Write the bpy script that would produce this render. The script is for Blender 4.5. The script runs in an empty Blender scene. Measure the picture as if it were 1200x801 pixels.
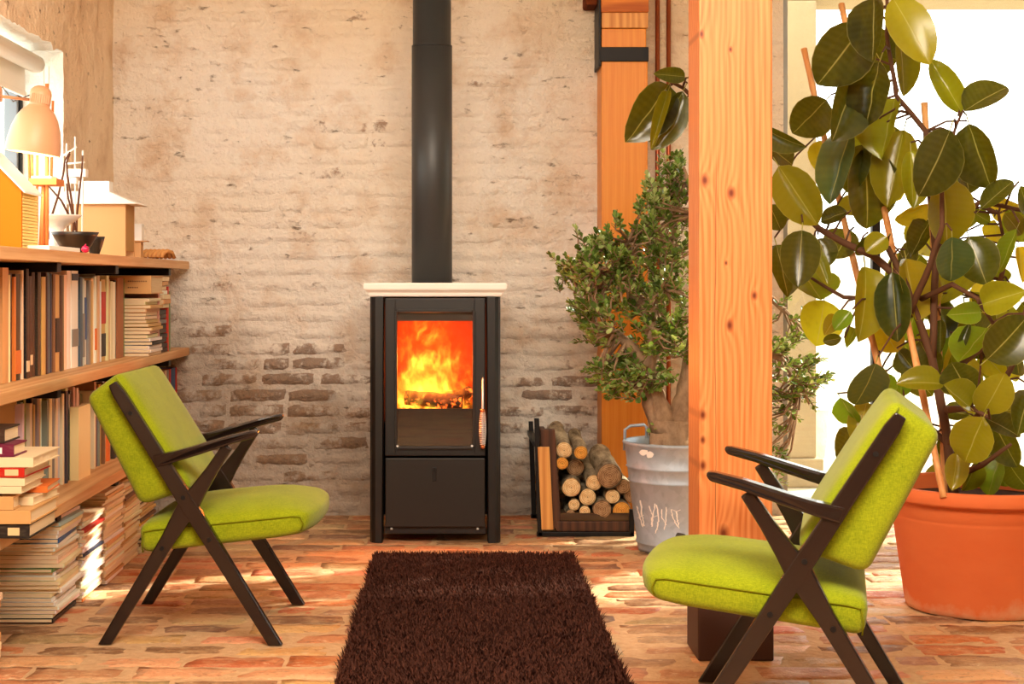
import bpy, bmesh, math, random
from mathutils import Vector, Matrix, noise
random.seed(7)
SC = bpy.context.scene
COL = SC.collection
PI = math.pi

# ------------------------------------------------------------------ camera, sky, sun, lamps, exposure
F, VX, VY, CH = 1800.0, 533.0, 332.0, 1.03        # focal length in pixels, vanishing point, eye height
cam_d = bpy.data.cameras.new('camera'); cam = bpy.data.objects.new('camera', cam_d); COL.objects.link(cam)
cam.location = (0, 0, CH); cam.rotation_euler = (PI/2, 0, 0)
cam_d.sensor_width = 36; cam_d.lens = F/1200*36
cam_d.shift_x = (600-VX)/1200; cam_d.shift_y = (VY-400.5)/1200
cam_d.clip_start = 0.05
SC.camera = cam

world = bpy.data.worlds.new('sky'); SC.world = world; world.use_nodes = True
wb = world.node_tree.nodes['Background']
wb.inputs[0].default_value = (1.0, 0.975, 0.94, 1); wb.inputs[1].default_value = 3.2

def lamp(name, kind, loc, target, energy, color, size=1, size_y=None):
    d = bpy.data.lights.new(name, kind); d.energy = energy; d.color = color
    if kind == 'AREA':
        d.shape = 'RECTANGLE'; d.size = size; d.size_y = size_y or size
    elif kind == 'SUN': d.angle = size
    else: d.shadow_soft_size = size
    o = bpy.data.objects.new(name, d); COL.objects.link(o); o.location = loc
    o.rotation_euler = (Vector(target)-Vector(loc)).to_track_quat('-Z', 'Y').to_euler()
    return o
az, el = math.radians(58), math.radians(31)
sd = Vector((math.sin(az)*math.cos(el), math.cos(az)*math.cos(el), math.sin(el)))
lamp('sun', 'SUN', sd*20, (0, 0, 0), 9.0, (1.0, 0.90, 0.74), math.radians(1.2))
lamp('warm_fill_light', 'AREA', (0.2, 1.6, 2.85), (0.2, 4.6, 0.2), 195, (1.0, 0.86, 0.69), 2.4, 1.2)  # unseen area fill, added to warm and brighten the foreground

vs = SC.view_settings
vs.view_transform = 'Standard'; vs.look = 'None'; vs.gamma = 1.0; vs.use_curve_mapping = False
vs.exposure = 0.6

# ------------------------------------------------------------------ helpers
def P(px, py, Y):
    return Vector(((px-VX)*Y/F, Y, CH-(py-VY)*Y/F))

def setp(o, label=None, cat=None, group=None, kind=None):
    if label: o['label'] = label
    if cat: o['category'] = cat
    if group: o['group'] = group
    if kind: o['kind'] = kind
    return o

def link(name, data, parent=None, loc=None, **kw):
    o = bpy.data.objects.new(name, data); COL.objects.link(o)
    if loc is not None: o.location = loc
    if parent is not None:
        o.parent = parent
        o.matrix_parent_inverse = parent.matrix_basis.inverted()
    return setp(o, **kw)

def local(name, data, parent):                     # child given in the parent's own coordinates
    o = bpy.data.objects.new(name, data); COL.objects.link(o); o.parent = parent
    return o

def mesh(name, bm, mats, smooth=False):
    bm.normal_update()
    me = bpy.data.meshes.new(name); bm.to_mesh(me); bm.free()
    for m in (mats if isinstance(mats, (list, tuple)) else [mats]): me.materials.append(m)
    if smooth: me.polygons.foreach_set('use_smooth', [True]*len(me.polygons))
    return me

def obj(name, bm, mats, parent=None, smooth=False, loc=None, **kw):
    return link(name, mesh(name, bm, mats, smooth), parent, loc, **kw)

def empty(name, loc, rz=0, **kw):
    o = bpy.data.objects.new(name, None); COL.objects.link(o)
    o.location = loc; o.rotation_euler = (0, 0, rz); o.empty_display_size = 0.1
    return setp(o, **kw)

def B(): return bmesh.new()

def addbox(bm, x0, x1, y0, y1, z0, z1, bev=0, seg=2, mi=0, M=None):
    t = bmesh.new(); bmesh.ops.create_cube(t, size=1)
    for v in t.verts:
        v.co = Vector(((x0+x1)/2+v.co.x*(x1-x0), (y0+y1)/2+v.co.y*(y1-y0), (z0+z1)/2+v.co.z*(z1-z0)))
    if bev: bmesh.ops.bevel(t, geom=list(t.edges), offset=bev, segments=seg, profile=0.6, affect='EDGES')
    if M is not None: bmesh.ops.transform(t, matrix=M, verts=t.verts)
    return merge(bm, t, mi)

def merge(bm, t, mi=None):
    vm = {v: bm.verts.new(v.co) for v in t.verts}
    fs = []
    for f in t.faces:
        try: nf = bm.faces.new([vm[v] for v in f.verts])
        except ValueError: continue
        nf.material_index = f.material_index if mi is None else mi
        nf.smooth = f.smooth; fs.append(nf)
    t.free()
    return fs

def box(*a, **k):
    bm = B(); addbox(bm, *a, **k); return bm

def tube(bm, pts, radii, n=8, caps=True, mi=0):
    pts = [Vector(p) for p in pts]
    if not hasattr(radii, '__len__'): radii = [radii]*len(pts)
    rings = []; nrm = None
    for i, p in enumerate(pts):
        t = (pts[min(i+1, len(pts)-1)]-pts[max(i-1, 0)])
        if t.length < 1e-9: t = Vector((0, 0, 1))
        t.normalize()
        if nrm is None:
            a = Vector((0, 0, 1)) if abs(t.z) < 0.9 else Vector((1, 0, 0))
            nrm = t.cross(a).normalized()
        else:
            nrm = nrm-t*nrm.dot(t)
            if nrm.length < 1e-6: nrm = t.orthogonal()
            nrm.normalize()
        b = t.cross(nrm)
        rings.append([bm.verts.new(p+(nrm*math.cos(2*PI*k/n)+b*math.sin(2*PI*k/n))*radii[i]) for k in range(n)])
    for a, b in zip(rings, rings[1:]):
        for k in range(n):
            f = bm.faces.new((a[k], a[(k+1) % n], b[(k+1) % n], b[k])); f.smooth = True; f.material_index = mi
    if caps:
        f = bm.faces.new(list(reversed(rings[0]))); f.material_index = mi
        f = bm.faces.new(rings[-1]); f.material_index = mi
    return rings

def lathe(bm, prof, c=(0, 0, 0), n=32, mi=0, smooth=True):
    c = Vector(c); rings = []
    for r, z in prof:
        if r <= 1e-6: rings.append([bm.verts.new(c+Vector((0, 0, z)))])
        else: rings.append([bm.verts.new(c+Vector((r*math.cos(2*PI*k/n), r*math.sin(2*PI*k/n), z))) for k in range(n)])
    for a, b in zip(rings, rings[1:]):
        for k in range(n):
            q = [a[k % len(a)], a[(k+1) % len(a)], b[(k+1) % len(b)], b[k % len(b)]]
            u = []
            for v in q:
                if v not in u: u.append(v)
            if len(u) > 2:
                f = bm.faces.new(u); f.smooth = smooth; f.material_index = mi

def prism(bm, poly, v0, v1, bev=0, seg=2, mi=0, axis='y'):
    """poly in (u, z), extruded between v0 and v1 along local y."""
    t = bmesh.new()
    a = [t.verts.new((u, v0, z)) for u, z in poly]; b = [t.verts.new((u, v1, z)) for u, z in poly]
    t.faces.new(a); t.faces.new(list(reversed(b)))
    n = len(poly)
    for i in range(n): t.faces.new((a[i], b[i], b[(i+1) % n], a[(i+1) % n]))
    bmesh.ops.recalc_face_normals(t, faces=t.faces)
    if bev:
        es = [e for e in t.edges if len(e.link_faces) == 2 and e.calc_face_angle(0) > 0.6]
        bmesh.ops.bevel(t, geom=es, offset=bev, segments=seg, profile=0.6, affect='EDGES')
    return merge(bm, t, mi)

def rounded(L, W, T, r, fn=None, nx=10, ny=8, nz=4):
    """rounded cushion block: x 0..L, y 0..W, z 0..T, then a mapping fn(a, b, c, co)."""
    bm = B(); dims = (L, W, T)
    def axis(d, m):
        e = [0, 0.2*r, 0.55*r, r]
        return e+[r+(d-2*r)*i/m for i in range(1, m)]+[d-q for q in reversed(e)]
    A = [axis(L, nx), axis(W, ny), axis(T, nz)]
    nx, ny, nz = (len(q)-1 for q in A)
    vid = {}
    def vert(i, j, k):
        key = (i, j, k)
        if key not in vid:
            p = Vector((A[0][i], A[1][j], A[2][k]))
            q = Vector([min(max(p[a], r), dims[a]-r) for a in range(3)])
            dv = p-q
            if dv.length > 1e-9:
                p = q+dv.normalized()*max(abs(dv.x), abs(dv.y), abs(dv.z))
            vid[key] = bm.verts.new(p)
        return vid[key]
    def quad(*ks):
        f = bm.faces.new([vert(*k) for k in ks]); f.smooth = True
    for i in range(nx):
        for j in range(ny):
            quad((i, j, 0), (i, j+1, 0), (i+1, j+1, 0), (i+1, j, 0))
            quad((i, j, nz), (i+1, j, nz), (i+1, j+1, nz), (i, j+1, nz))
    for i in range(nx):
        for k in range(nz):
            quad((i, 0, k), (i+1, 0, k), (i+1, 0, k+1), (i, 0, k+1))
            quad((i, ny, k), (i, ny, k+1), (i+1, ny, k+1), (i+1, ny, k))
    for j in range(ny):
        for k in range(nz):
            quad((0, j, k), (0, j, k+1), (0, j+1, k+1), (0, j+1, k))
            quad((nx, j, k), (nx, j+1, k), (nx, j+1, k+1), (nx, j, k+1))
    if fn:
        for v in bm.verts: v.co = fn(v.co.x/L, v.co.y/W, v.co.z/T)
    return bm

def lerp(a, b, t): return a+(b-a)*t
def sm(x): x = min(max(x, 0), 1); return x*x*(3-2*x)

# ------------------------------------------------------------------ materials
def srgb(r, g, b):
    def f(c):
        c /= 255
        return c/12.92 if c <= 0.04045 else ((c+0.055)/1.055)**2.4
    return (f(r), f(g), f(b), 1)

class NT:
    def __init__(s, name):
        s.m = bpy.data.materials.new(name); s.m.use_nodes = True; s.t = s.m.node_tree
        s.b = s.t.nodes['Principled BSDF']; s.out = s.t.nodes['Material Output']
    def n(s, typ, ins=None, **props):
        nd = s.t.nodes.new(typ)
        for k, v in props.items(): setattr(nd, k, v)
        for k, v in (ins or {}).items(): s.put(nd, k, v)
        return nd
    def put(s, nd, k, v):
        sk = nd.inputs[k]
        if isinstance(v, bpy.types.NodeSocket): s.t.links.new(v, sk)
        elif isinstance(v, bpy.types.Node): s.t.links.new(v.outputs[0], sk)
        else: sk.default_value = v
    def math(s, op, a, b=0.0, c=0.0, clamp=False):
        nd = s.n('ShaderNodeMath', {0: a, 1: b, 2: c}, operation=op); nd.use_clamp = clamp
        return nd.outputs[0]
    def mix(s, f, a, b, blend='MIX'):
        nd = s.n('ShaderNodeMix', None, data_type='RGBA', blend_type=blend)
        s.put(nd, 0, f); s.put(nd, 6, a); s.put(nd, 7, b)
        return nd.outputs[2]
    def ramp(s, f, stops):
        nd = s.n('ShaderNodeValToRGB', {0: f}); e = nd.color_ramp.elements
        while len(e) < len(stops): e.new(0.5)
        for q, (p, c) in zip(e, stops): q.position = p; q.color = c if len(c) == 4 else (*c, 1)
        return nd.outputs[0]
    def noise(s, vec, scale, detail=4, rough=0.55, dist=0.0, dim='3D'):
        nd = s.n('ShaderNodeTexNoise', {'Vector': vec, 'Scale': scale, 'Detail': detail, 'Roughness': rough, 'Distortion': dist})
        return nd.outputs[0]
    def scale(s, vec, v):
        return s.n('ShaderNodeMapping', {'Vector': vec, 'Scale': v}).outputs[0]
    def coord(s, which='Object'): return s.n('ShaderNodeTexCoord').outputs[which]
    def pos(s): return s.n('ShaderNodeNewGeometry').outputs['Position']
    def bump(s, h, strength=0.3, dist=0.01):
        nd = s.n('ShaderNodeBump', {'Height': h, 'Strength': strength, 'Distance': dist})
        s.put(s.b, 'Normal', nd.outputs[0])
    def set(s, **k):
        names = dict(color='Base Color', rough='Roughness', metal='Metallic', spec='Specular IOR Level', coat='Coat Weight', sheen='Sheen Weight')
        for a, v in k.items(): s.put(s.b, names[a], v)
        return s

def plain(name, col, rough=0.5, metal=0.0, spec=0.5, bumpscale=0, bumpstr=0.1):
    t = NT(name); t.set(color=col, rough=rough, metal=metal, spec=spec)
    if bumpscale:
        t.bump(t.noise(t.coord(), bumpscale, 4), bumpstr, 0.004)
    return t.m

def wood_mat(name, light, dark, along='z', scale=1.0, rough=0.45, knots=(), ring=60, contrast=1.0, bump=0.08, crack=None):
    """growth rings that bend round knots; knots are (across, along, radius) in object coordinates."""
    t = NT(name); co = t.coord()
    sx = t.n('ShaderNodeSeparateXYZ', {0: co})
    ax = {'x': 0, 'y': 1, 'z': 2}[along]
    others = [i for i in range(3) if i != ax]
    al = sx.outputs[ax]
    u = t.math('ADD', sx.outputs[others[0]], t.math('MULTIPLY', sx.outputs[others[1]], 0.55))
    sc = [6*scale]*3; sc[ax] = 0.9*scale
    warp = t.noise(t.scale(co, sc), 1.0, 3, 0.5)
    g = t.math('ADD', u, t.math('MULTIPLY', warp, 0.09/scale))
    kmask = None
    for kx, kz, kr in knots:
        dx = t.math('SUBTRACT', sx.outputs[others[0]], kx)
        dz = t.math('MULTIPLY', t.math('SUBTRACT', al, kz), 0.62)
        d = t.math('SQRT', t.math('ADD', t.math('MULTIPLY', dx, dx), t.math('MULTIPLY', dz, dz)))
        e = t.math('POWER', 2.718, t.math('MULTIPLY', d, -1/(kr*1.7)))
        g = t.math('ADD', g, t.math('MULTIPLY', e, kr*2.4))
        k = t.math('SUBTRACT', 1.0, t.math('DIVIDE', d, kr), clamp=True)
        k = t.math('MULTIPLY', k, 1.25, clamp=True)
        kmask = k if kmask is None else t.math('MAXIMUM', kmask, k)
    rings = t.math('SINE', t.math('MULTIPLY', g, ring*2*PI*scale))
    sc2 = [160*scale]*3; sc2[ax] = 3*scale
    fine = t.noise(t.scale(co, sc2), 1.0, 3, 0.6)
    f = t.math('ADD', t.math('MULTIPLY', rings, 0.22*contrast), t.math('MULTIPLY', fine, 0.75))
    f = t.math('ADD', f, t.math('MULTIPLY', warp, 0.3*contrast))
    f = t.math('SUBTRACT', f, 0.1)
    c = t.ramp(f, [(0.1, dark), (0.75, light)])
    if kmask is not None:
        c = t.mix(kmask, c, srgb(112, 46, 18))
    if crack is not None:
        wob = t.noise(t.scale(co, (0, 0, 1.6)), 1.0, 4, 0.6)
        off = t.math('ABSOLUTE', t.math('SUBTRACT', sx.outputs[others[0]], t.math('ADD', crack-.012, t.math('MULTIPLY', wob, 0.024))))
        gate = t.math('MULTIPLY', t.math('SUBTRACT', t.noise(t.scale(co, (0, 0, 0.9)), 1.0, 1), 0.40), 14, clamp=True)
        ck = t.math('MULTIPLY', t.math('SUBTRACT', 1.0, t.math('DIVIDE', off, 0.0014), clamp=True), gate)
        c = t.mix(ck, c, srgb(96, 44, 18))
    t.set(color=c, rough=rough, spec=0.35)
    t.bump(f, bump, 0.003)
    return t.m

MAT = {}
# limewashed brick wall: colour from the place on the wall, wear from the "wear" attribute of each brick
def wall_mat(name, warm=0.5, worn=True):
    t = NT(name); p = t.pos()
    big = t.noise(p, 0.9, 3, 0.5); mid = t.noise(p, 5.0, 6, 0.62); fin = t.noise(p, 34.0, 5, 0.65)
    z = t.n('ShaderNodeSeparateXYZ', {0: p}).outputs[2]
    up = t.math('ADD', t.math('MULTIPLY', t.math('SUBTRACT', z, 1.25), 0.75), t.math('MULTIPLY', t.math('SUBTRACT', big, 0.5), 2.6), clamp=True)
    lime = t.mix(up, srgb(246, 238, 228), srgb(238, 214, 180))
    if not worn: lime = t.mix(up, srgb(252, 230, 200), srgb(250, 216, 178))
    lime = t.mix(t.math('MULTIPLY', t.math('SUBTRACT', mid, 0.50), 3.0, clamp=True), lime, srgb(208, 168, 126))
    # lime flaked away where the noise is high and the brick is worn
    at = t.n('ShaderNodeAttribute', None, attribute_name='wear').outputs['Fac']
    flake = t.math('ADD', t.math('ADD', t.math('MULTIPLY', t.noise(p, 9.0, 5, 0.65), 1.9), t.math('MULTIPLY', fin, 0.9)), at)
    fm = t.math('MULTIPLY', t.math('SUBTRACT', flake, 1.80), 4.5, clamp=True)
    bcol = t.mix(t.math('MULTIPLY', t.math('SUBTRACT', fin, 0.3), 2.2, clamp=True), srgb(92, 60, 42), srgb(164, 122, 90))
    c = t.mix(t.math('MULTIPLY', fm, 0.74), lime, bcol)
    # damp, sooty base of the wall with a ragged edge
    xw = t.n('ShaderNodeSeparateXYZ', {0: p}).outputs[0]
    edge = t.math('ADD', 0.42, t.math('MULTIPLY', t.math('SUBTRACT', 0.25, xw), 0.42, clamp=True))
    low = t.math('ADD', t.math('MULTIPLY', t.math('SUBTRACT', edge, z), 2.2), t.math('MULTIPLY', t.math('SUBTRACT', t.noise(p, 2.2, 5, 0.6), 0.5), 2.4), clamp=True)
    if worn: c = t.mix(t.math('MULTIPLY', low, 0.62), c, t.mix(fin, srgb(84, 62, 40), srgb(160, 126, 88)))
    pit = t.math('MULTIPLY', t.math('SUBTRACT', t.noise(t.scale(p, (1, 1, 2.2)), 15.0, 5, 0.62), 0.64), 9.0, clamp=True)
    c = t.mix(t.math('MULTIPLY', pit, 0.75), c, srgb(112, 78, 48))
    t.set(color=c, rough=0.9, spec=0.15)
    h = t.math('ADD', t.math('MULTIPLY', mid, 1.1), t.math('MULTIPLY', fin, 0.5))
    h = t.math('SUBTRACT', h, t.math('MULTIPLY', pit, 0.25))
    t.bump(h, 0.9, 0.045)
    return t.m
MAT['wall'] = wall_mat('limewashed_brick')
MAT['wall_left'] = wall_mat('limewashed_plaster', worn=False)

def plaster(name, col, s=0.4):
    t = NT(name); p = t.pos(); a = t.noise(p, 14, 6, 0.6)
    t.set(color=t.mix(a, col, [c*0.82 for c in col[:3]]+[1]), rough=0.9, spec=0.1); t.bump(a, s, 0.02); return t.m
MAT['white_plaster'] = plaster('white_plaster', srgb(238, 230, 216), 0.9)
MAT['ceiling'] = plaster('ceiling_plaster', srgb(232, 222, 205))

def floor_mat():
    t = NT('old_floor_brick'); p = t.pos()
    at = t.n('ShaderNodeAttribute', None, attribute_name='tint').outputs['Color']
    a = t.noise(t.scale(p, (1, 1.8, 1)), 11, 6, 0.65); b = t.noise(p, 60, 4, 0.6); g = t.noise(p, 1.6, 3, 0.5)
    c = t.mix(t.math('MULTIPLY', t.math('SUBTRACT', a, 0.44), 2.2, clamp=True), at, srgb(226, 186, 140))
    c = t.mix(t.math('MULTIPLY', t.math('SUBTRACT', b, 0.56), 3.0, clamp=True), c, srgb(120, 72, 40))
    c = t.mix(t.math('MULTIPLY', t.math('SUBTRACT', g, 0.52), 2.5, clamp=True), c, srgb(176, 112, 62))
    e = t.math('MULTIPLY', t.math('SUBTRACT', t.noise(t.scale(p, (1, 1.5, 1)), 27, 5, 0.7), 0.56), 7.0, clamp=True)
    c = t.mix(t.math('MULTIPLY', e, 0.6), c, srgb(232, 204, 168))
    k = t.math('MULTIPLY', t.math('SUBTRACT', t.noise(t.scale(p, (1, 2.2, 1)), 16, 5, 0.7), 0.57), 6.0, clamp=True)
    c = t.mix(t.math('MULTIPLY', k, 0.75), c, srgb(104, 66, 42))
    t.set(color=c, rough=t.math('ADD', 0.42, t.math('MULTIPLY', b, 0.3)), spec=0.35)
    t.bump(t.math('ADD', a, t.math('MULTIPLY', b, 0.4)), 0.8, 0.014)
    return t.m
MAT['floor'] = floor_mat()
t = NT('floor_mortar'); a = t.noise(t.pos(), 40, 5, 0.6)
t.set(color=t.mix(a, srgb(226, 192, 148), srgb(178, 130, 88)), rough=0.9); t.bump(a, 0.6, 0.01); MAT['mortar'] = t.m

MAT['shelf_wood'] = wood_mat('oiled_shelf_wood', srgb(236, 192, 138), srgb(204, 144, 88), 'y', 1.0, 0.5, ring=22, contrast=0.9)
MAT['pine'] = wood_mat('orange_pine', srgb(240, 164, 102), srgb(206, 108, 50), 'z', 1.0, 0.45,
    knots=[(.674, 1.711, .010), (.753, 1.669, .007), (.683, 1.312, .015), (.755, 1.277, .015), (.741, 1.086, .006), (.818, .997, .011), (.751, .916, .014), (.677, .671, .013), (.677, .603, .010), (.677, .533, .013), (.734, .347, .019)], ring=62, contrast=0.48, crack=.713)
MAT['post'] = wood_mat('amber_pine', srgb(240, 166, 66), srgb(220, 128, 38), 'z', 1.0, 0.4, ring=26, contrast=0.25)
MAT['beam_end'] = wood_mat('beam_end_grain', srgb(222, 132, 52), srgb(170, 84, 28), 'x', 1.0, 0.6, ring=34)
MAT['lath'] = wood_mat('pale_lath', srgb(232, 172, 96), srgb(200, 128, 62), 'z', 1.0, 0.5, ring=30)
MAT['dark_plank'] = wood_mat('dark_brown_plank', srgb(98, 60, 38), srgb(54, 32, 22), 'z', 1.0, 0.6, ring=30)
MAT['bark_plank'] = wood_mat('weathered_beam', srgb(112, 84, 52), srgb(66, 46, 30), 'x', 1.0, 0.8, ring=30, bump=0.3)
MAT['chair_wood'] = plain('dark_stained_wood', srgb(32, 20, 17), 0.2, 0, 0.5, 80, 0.02)
MAT['black_steel'] = plain('black_steel', srgb(30, 28, 28), 0.5, 0.6)
MAT['stove'] = plain('stove_black_enamel', srgb(15, 13, 12), 0.45, 0.0, 0.5, 300, 0.05)
MAT['stove_flat'] = plain('stove_brown_black', srgb(30, 25, 21), 0.5, 0.0, 0.4, 300, 0.05)
MAT['pipe'] = plain('flue_anthracite', srgb(62, 64, 65), 0.45, 0.3, 0.5, 200, 0.03)
MAT['ceramic'] = plain('cream_ceramic', srgb(255, 250, 243), 0.25, 0, 0.5)
MAT['chrome'] = plain('polished_steel', srgb(224, 222, 220), 0.3, 0.4)
MAT['copper'] = plain('copper_pipe', srgb(150, 78, 42), 0.35, 0.6)
MAT['firebrick'] = plain('firebrick', srgb(110, 52, 24), 0.9, 0, 0.1, 30, 0.3)
MAT['char'] = plain('dark_gap', srgb(14, 10, 9), 0.9)
MAT['soil'] = plain('soil', srgb(70, 44, 30), 0.95, 0, 0.1, 60, 0.6)
MAT['white_card'] = plain('white_card', srgb(248, 244, 238), 0.7, 0, 0.2)
MAT['kraft'] = plain('kraft_card', srgb(214, 164, 114), 0.8, 0, 0.15, 40, 0.05)
MAT['kraft_dark'] = plain('kraft_card_dark', srgb(184, 140, 84), 0.8, 0, 0.15)
MAT['stick'] = plain('balsa_stick', srgb(214, 132, 76), 0.7, 0, 0.2)
MAT['twig'] = plain('twig_bark', srgb(96, 58, 38), 0.85, 0, 0.2, 120, 0.4)
MAT['black_bowl'] = plain('black_lacquer', srgb(32, 24, 22), 0.35, 0, 0.5)
MAT['magenta'] = plain('magenta_gloss', srgb(190, 20, 80), 0.3)
MAT['rope'] = plain('jute_rope', srgb(212, 152, 92), 0.9, 0, 0.1, 200, 0.5)
MAT['lampshade'] = plain('putty_enamel', srgb(216, 160, 120), 0.4, 0, 0.4)
MAT['yellow_card'] = plain('ochre_card', srgb(216, 120, 16), 0.75, 0, 0.2)
MAT['pale_yellow'] = plain('pale_yellow_card', srgb(252, 222, 140), 0.75, 0, 0.2)
MAT['blind'] = plain('white_blind', srgb(244, 236, 222), 0.6)
MAT['frame_grey'] = plain('grey_frame', srgb(120, 124, 130), 0.5)
MAT['frame_light'] = plain('light_metal_frame', srgb(150, 150, 145), 0.4, 0.4)
MAT['pot_soilrim'] = plain('lime_bloom', srgb(206, 150, 110), 0.9)

def fabric():
    t = NT('chartreuse_wool'); co = t.coord()
    w1 = t.noise(t.scale(co, (520, 520, 120)), 1, 2, 0.6); w2 = t.noise(t.scale(co, (120, 520, 520)), 1, 2, 0.6); s = t.noise(co, 9, 4, 0.6)
    w = t.math('ADD', t.math('MULTIPLY', w1, 0.5), t.math('MULTIPLY', w2, 0.5))
    c = t.ramp(t.math('ADD', w, t.math('MULTIPLY', t.math('SUBTRACT', s, 0.5), 0.3)), [(0.25, srgb(100, 116, 6)), (0.75, srgb(162, 172, 26))])
    t.set(color=c, rough=0.85, spec=0.1, sheen=0.15); t.bump(w, 0.35, 0.002); return t.m
MAT['fabric'] = fabric()
MAT['piping'] = plain('olive_piping', srgb(112, 116, 12), 0.9, 0, 0.1)

t = NT('rug_pile'); p = t.pos(); a = t.noise(p, 26, 4, 0.6); r = t.n('ShaderNodeAttribute', None, attribute_name='tint').outputs['Fac']
t.set(color=t.mix(t.math('MULTIPLY', t.math('ADD', a, r), 0.5), srgb(44, 22, 17), srgb(90, 54, 43)), rough=0.9, spec=0.08, sheen=0.0); MAT['rug'] = t.m

t = NT('galvanised_zinc'); co = t.coord()
v = t.n('ShaderNodeTexVoronoi', {'Vector': co, 'Scale': 45}).outputs['Color']; a = t.noise(t.scale(co, (6, 6, 2.5)), 1.2, 6, 0.6)
g = t.n('ShaderNodeSeparateColor', {0: v}).outputs[0]
t.set(color=t.mix(t.math('ADD', t.math('MULTIPLY', g, 0.2), t.math('MULTIPLY', a, 0.8)), srgb(138, 152, 168), srgb(200, 212, 226)), rough=0.5, metal=0.35, spec=0.4)
t.bump(a, 0.1, 0.01); MAT['zinc'] = t.m
MAT['white_paint'] = plain('white_paint_mark', srgb(244, 242, 238), 0.7)
MAT['dark_mark'] = plain('dark_stain', srgb(70, 70, 70), 0.8)

t = NT('terracotta'); co = t.coord(); a = t.noise(t.scale(co, (3, 3, 6)), 1.0, 6, 0.6); z = t.n('ShaderNodeSeparateXYZ', {0: co}).outputs[2]
c = t.mix(a, srgb(204, 92, 44), srgb(222, 122, 70))
bl = t.math('ADD', t.math('MULTIPLY', t.math('SUBTRACT', 0.045, z), 22), t.math('MULTIPLY', t.math('SUBTRACT', t.noise(co, 12, 5, 0.6), 0.5), 3.0), clamp=True)
t.set(color=t.mix(t.math('MULTIPLY', bl, 0.8), c, srgb(216, 164, 124)), rough=0.7, spec=0.2); t.bump(a, 0.1, 0.01); MAT['terracotta'] = t.m

t = NT('jade_trunk'); co = t.coord(); a = t.noise(t.scale(co, (14, 14, 9)), 1.0, 6, 0.65)
t.set(color=t.ramp(a, [(0.3, srgb(110, 84, 62)), (0.7, srgb(196, 164, 132))]), rough=0.85, spec=0.15); t.bump(a, 0.5, 0.02); MAT['jade_trunk'] = t.m
MAT['branch'] = plain('rubber_branch', srgb(96, 64, 44), 0.7, 0, 0.2, 60, 0.3)
t = NT('bamboo'); co = t.coord(); a = t.noise(t.scale(co, (40, 40, 3)), 1.0, 4, 0.6)
t.set(color=t.ramp(a, [(0.3, srgb(196, 124, 66)), (0.7, srgb(236, 180, 116))]), rough=0.5, spec=0.3); MAT['bamboo'] = t.m

def leaf_mat(name, rough, transl, veins=True):
    t = NT(name)
    oc = t.n('ShaderNodeAttribute', None, attribute_name='tint').outputs['Color'] if name == 'jade_leaf' else t.n('ShaderNodeObjectInfo').outputs['Color']
    c = oc
    if veins:
        uv = t.n('ShaderNodeUVMap', None, uv_map='uv').outputs[0]; sx = t.n('ShaderNodeSeparateXYZ', {0: uv})
        au = t.math('ABSOLUTE', sx.outputs[0])
        rib = t.math('SUBTRACT', 1.0, t.math('MULTIPLY', au, 24.0), clamp=True)
        edge = t.math('MULTIPLY', t.math('SUBTRACT', au, 0.95), 20.0, clamp=True)
        vein = t.math('SINE', t.math('MULTIPLY', t.math('ADD', sx.outputs[1], t.math('MULTIPLY', au, -0.10)), 64.0))
        blot = t.noise(t.coord(), 5, 4, 0.6)
        c = t.mix(t.math('MULTIPLY', t.math('ADD', vein, 1.0), 0.012), c, srgb(190, 200, 110))
        c = t.mix(t.math('MULTIPLY', t.math('SUBTRACT', blot, 0.5), 1.2, clamp=True), c, srgb(112, 108, 28))
        c = t.mix(t.math('MULTIPLY', t.math('MAXIMUM', rib, t.math('MULTIPLY', edge, 0.5)), 0.75), c, srgb(196, 190, 96))
        t.bump(t.math('MULTIPLY', rib, 3.0), 0.06, 0.003)
    t.set(color=c, rough=rough, spec=0.5)
    tr = t.n('ShaderNodeBsdfTranslucent', {'Color': t.mix(0.42, c, srgb(214, 200, 30))})
    mx = t.n('ShaderNodeMixShader', {0: transl, 1: t.b.outputs[0], 2: tr.outputs[0]})
    t.t.links.new(mx.outputs[0], t.out.inputs[0])
    return t.m
MAT['leaf'] = leaf_mat('rubber_leaf', 0.22, 0.34)
MAT['jade_leaf'] = leaf_mat('jade_leaf', 0.27, 0.2, False)

t = NT('book_cover'); oc = t.n('ShaderNodeObjectInfo'); a = t.noise(t.scale(t.coord(), (30, 30, 90)), 1.0, 4, 0.6)
t.set(color=t.mix(t.math('MULTIPLY', t.math('SUBTRACT', a, 0.5), 0.4, clamp=True), oc.outputs['Color'], srgb(200, 180, 150)), rough=0.5, spec=0.35); MAT['cover'] = t.m
t = NT('paper_pages'); a = t.noise(t.scale(t.coord('Generated'), (1.5, 1.5, 40)), 1.0, 3, 0.7)
t.set(color=t.mix(a, srgb(250, 234, 202), srgb(206, 170, 122)), rough=0.9, spec=0.1); MAT['pages'] = t.m
t = NT('cream_label'); t.set(color=srgb(232, 200, 150), rough=0.7); MAT['label'] = t.m
t = NT('lettering'); t.set(color=srgb(120, 84, 56), rough=0.8); MAT['ink'] = t.m

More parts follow.
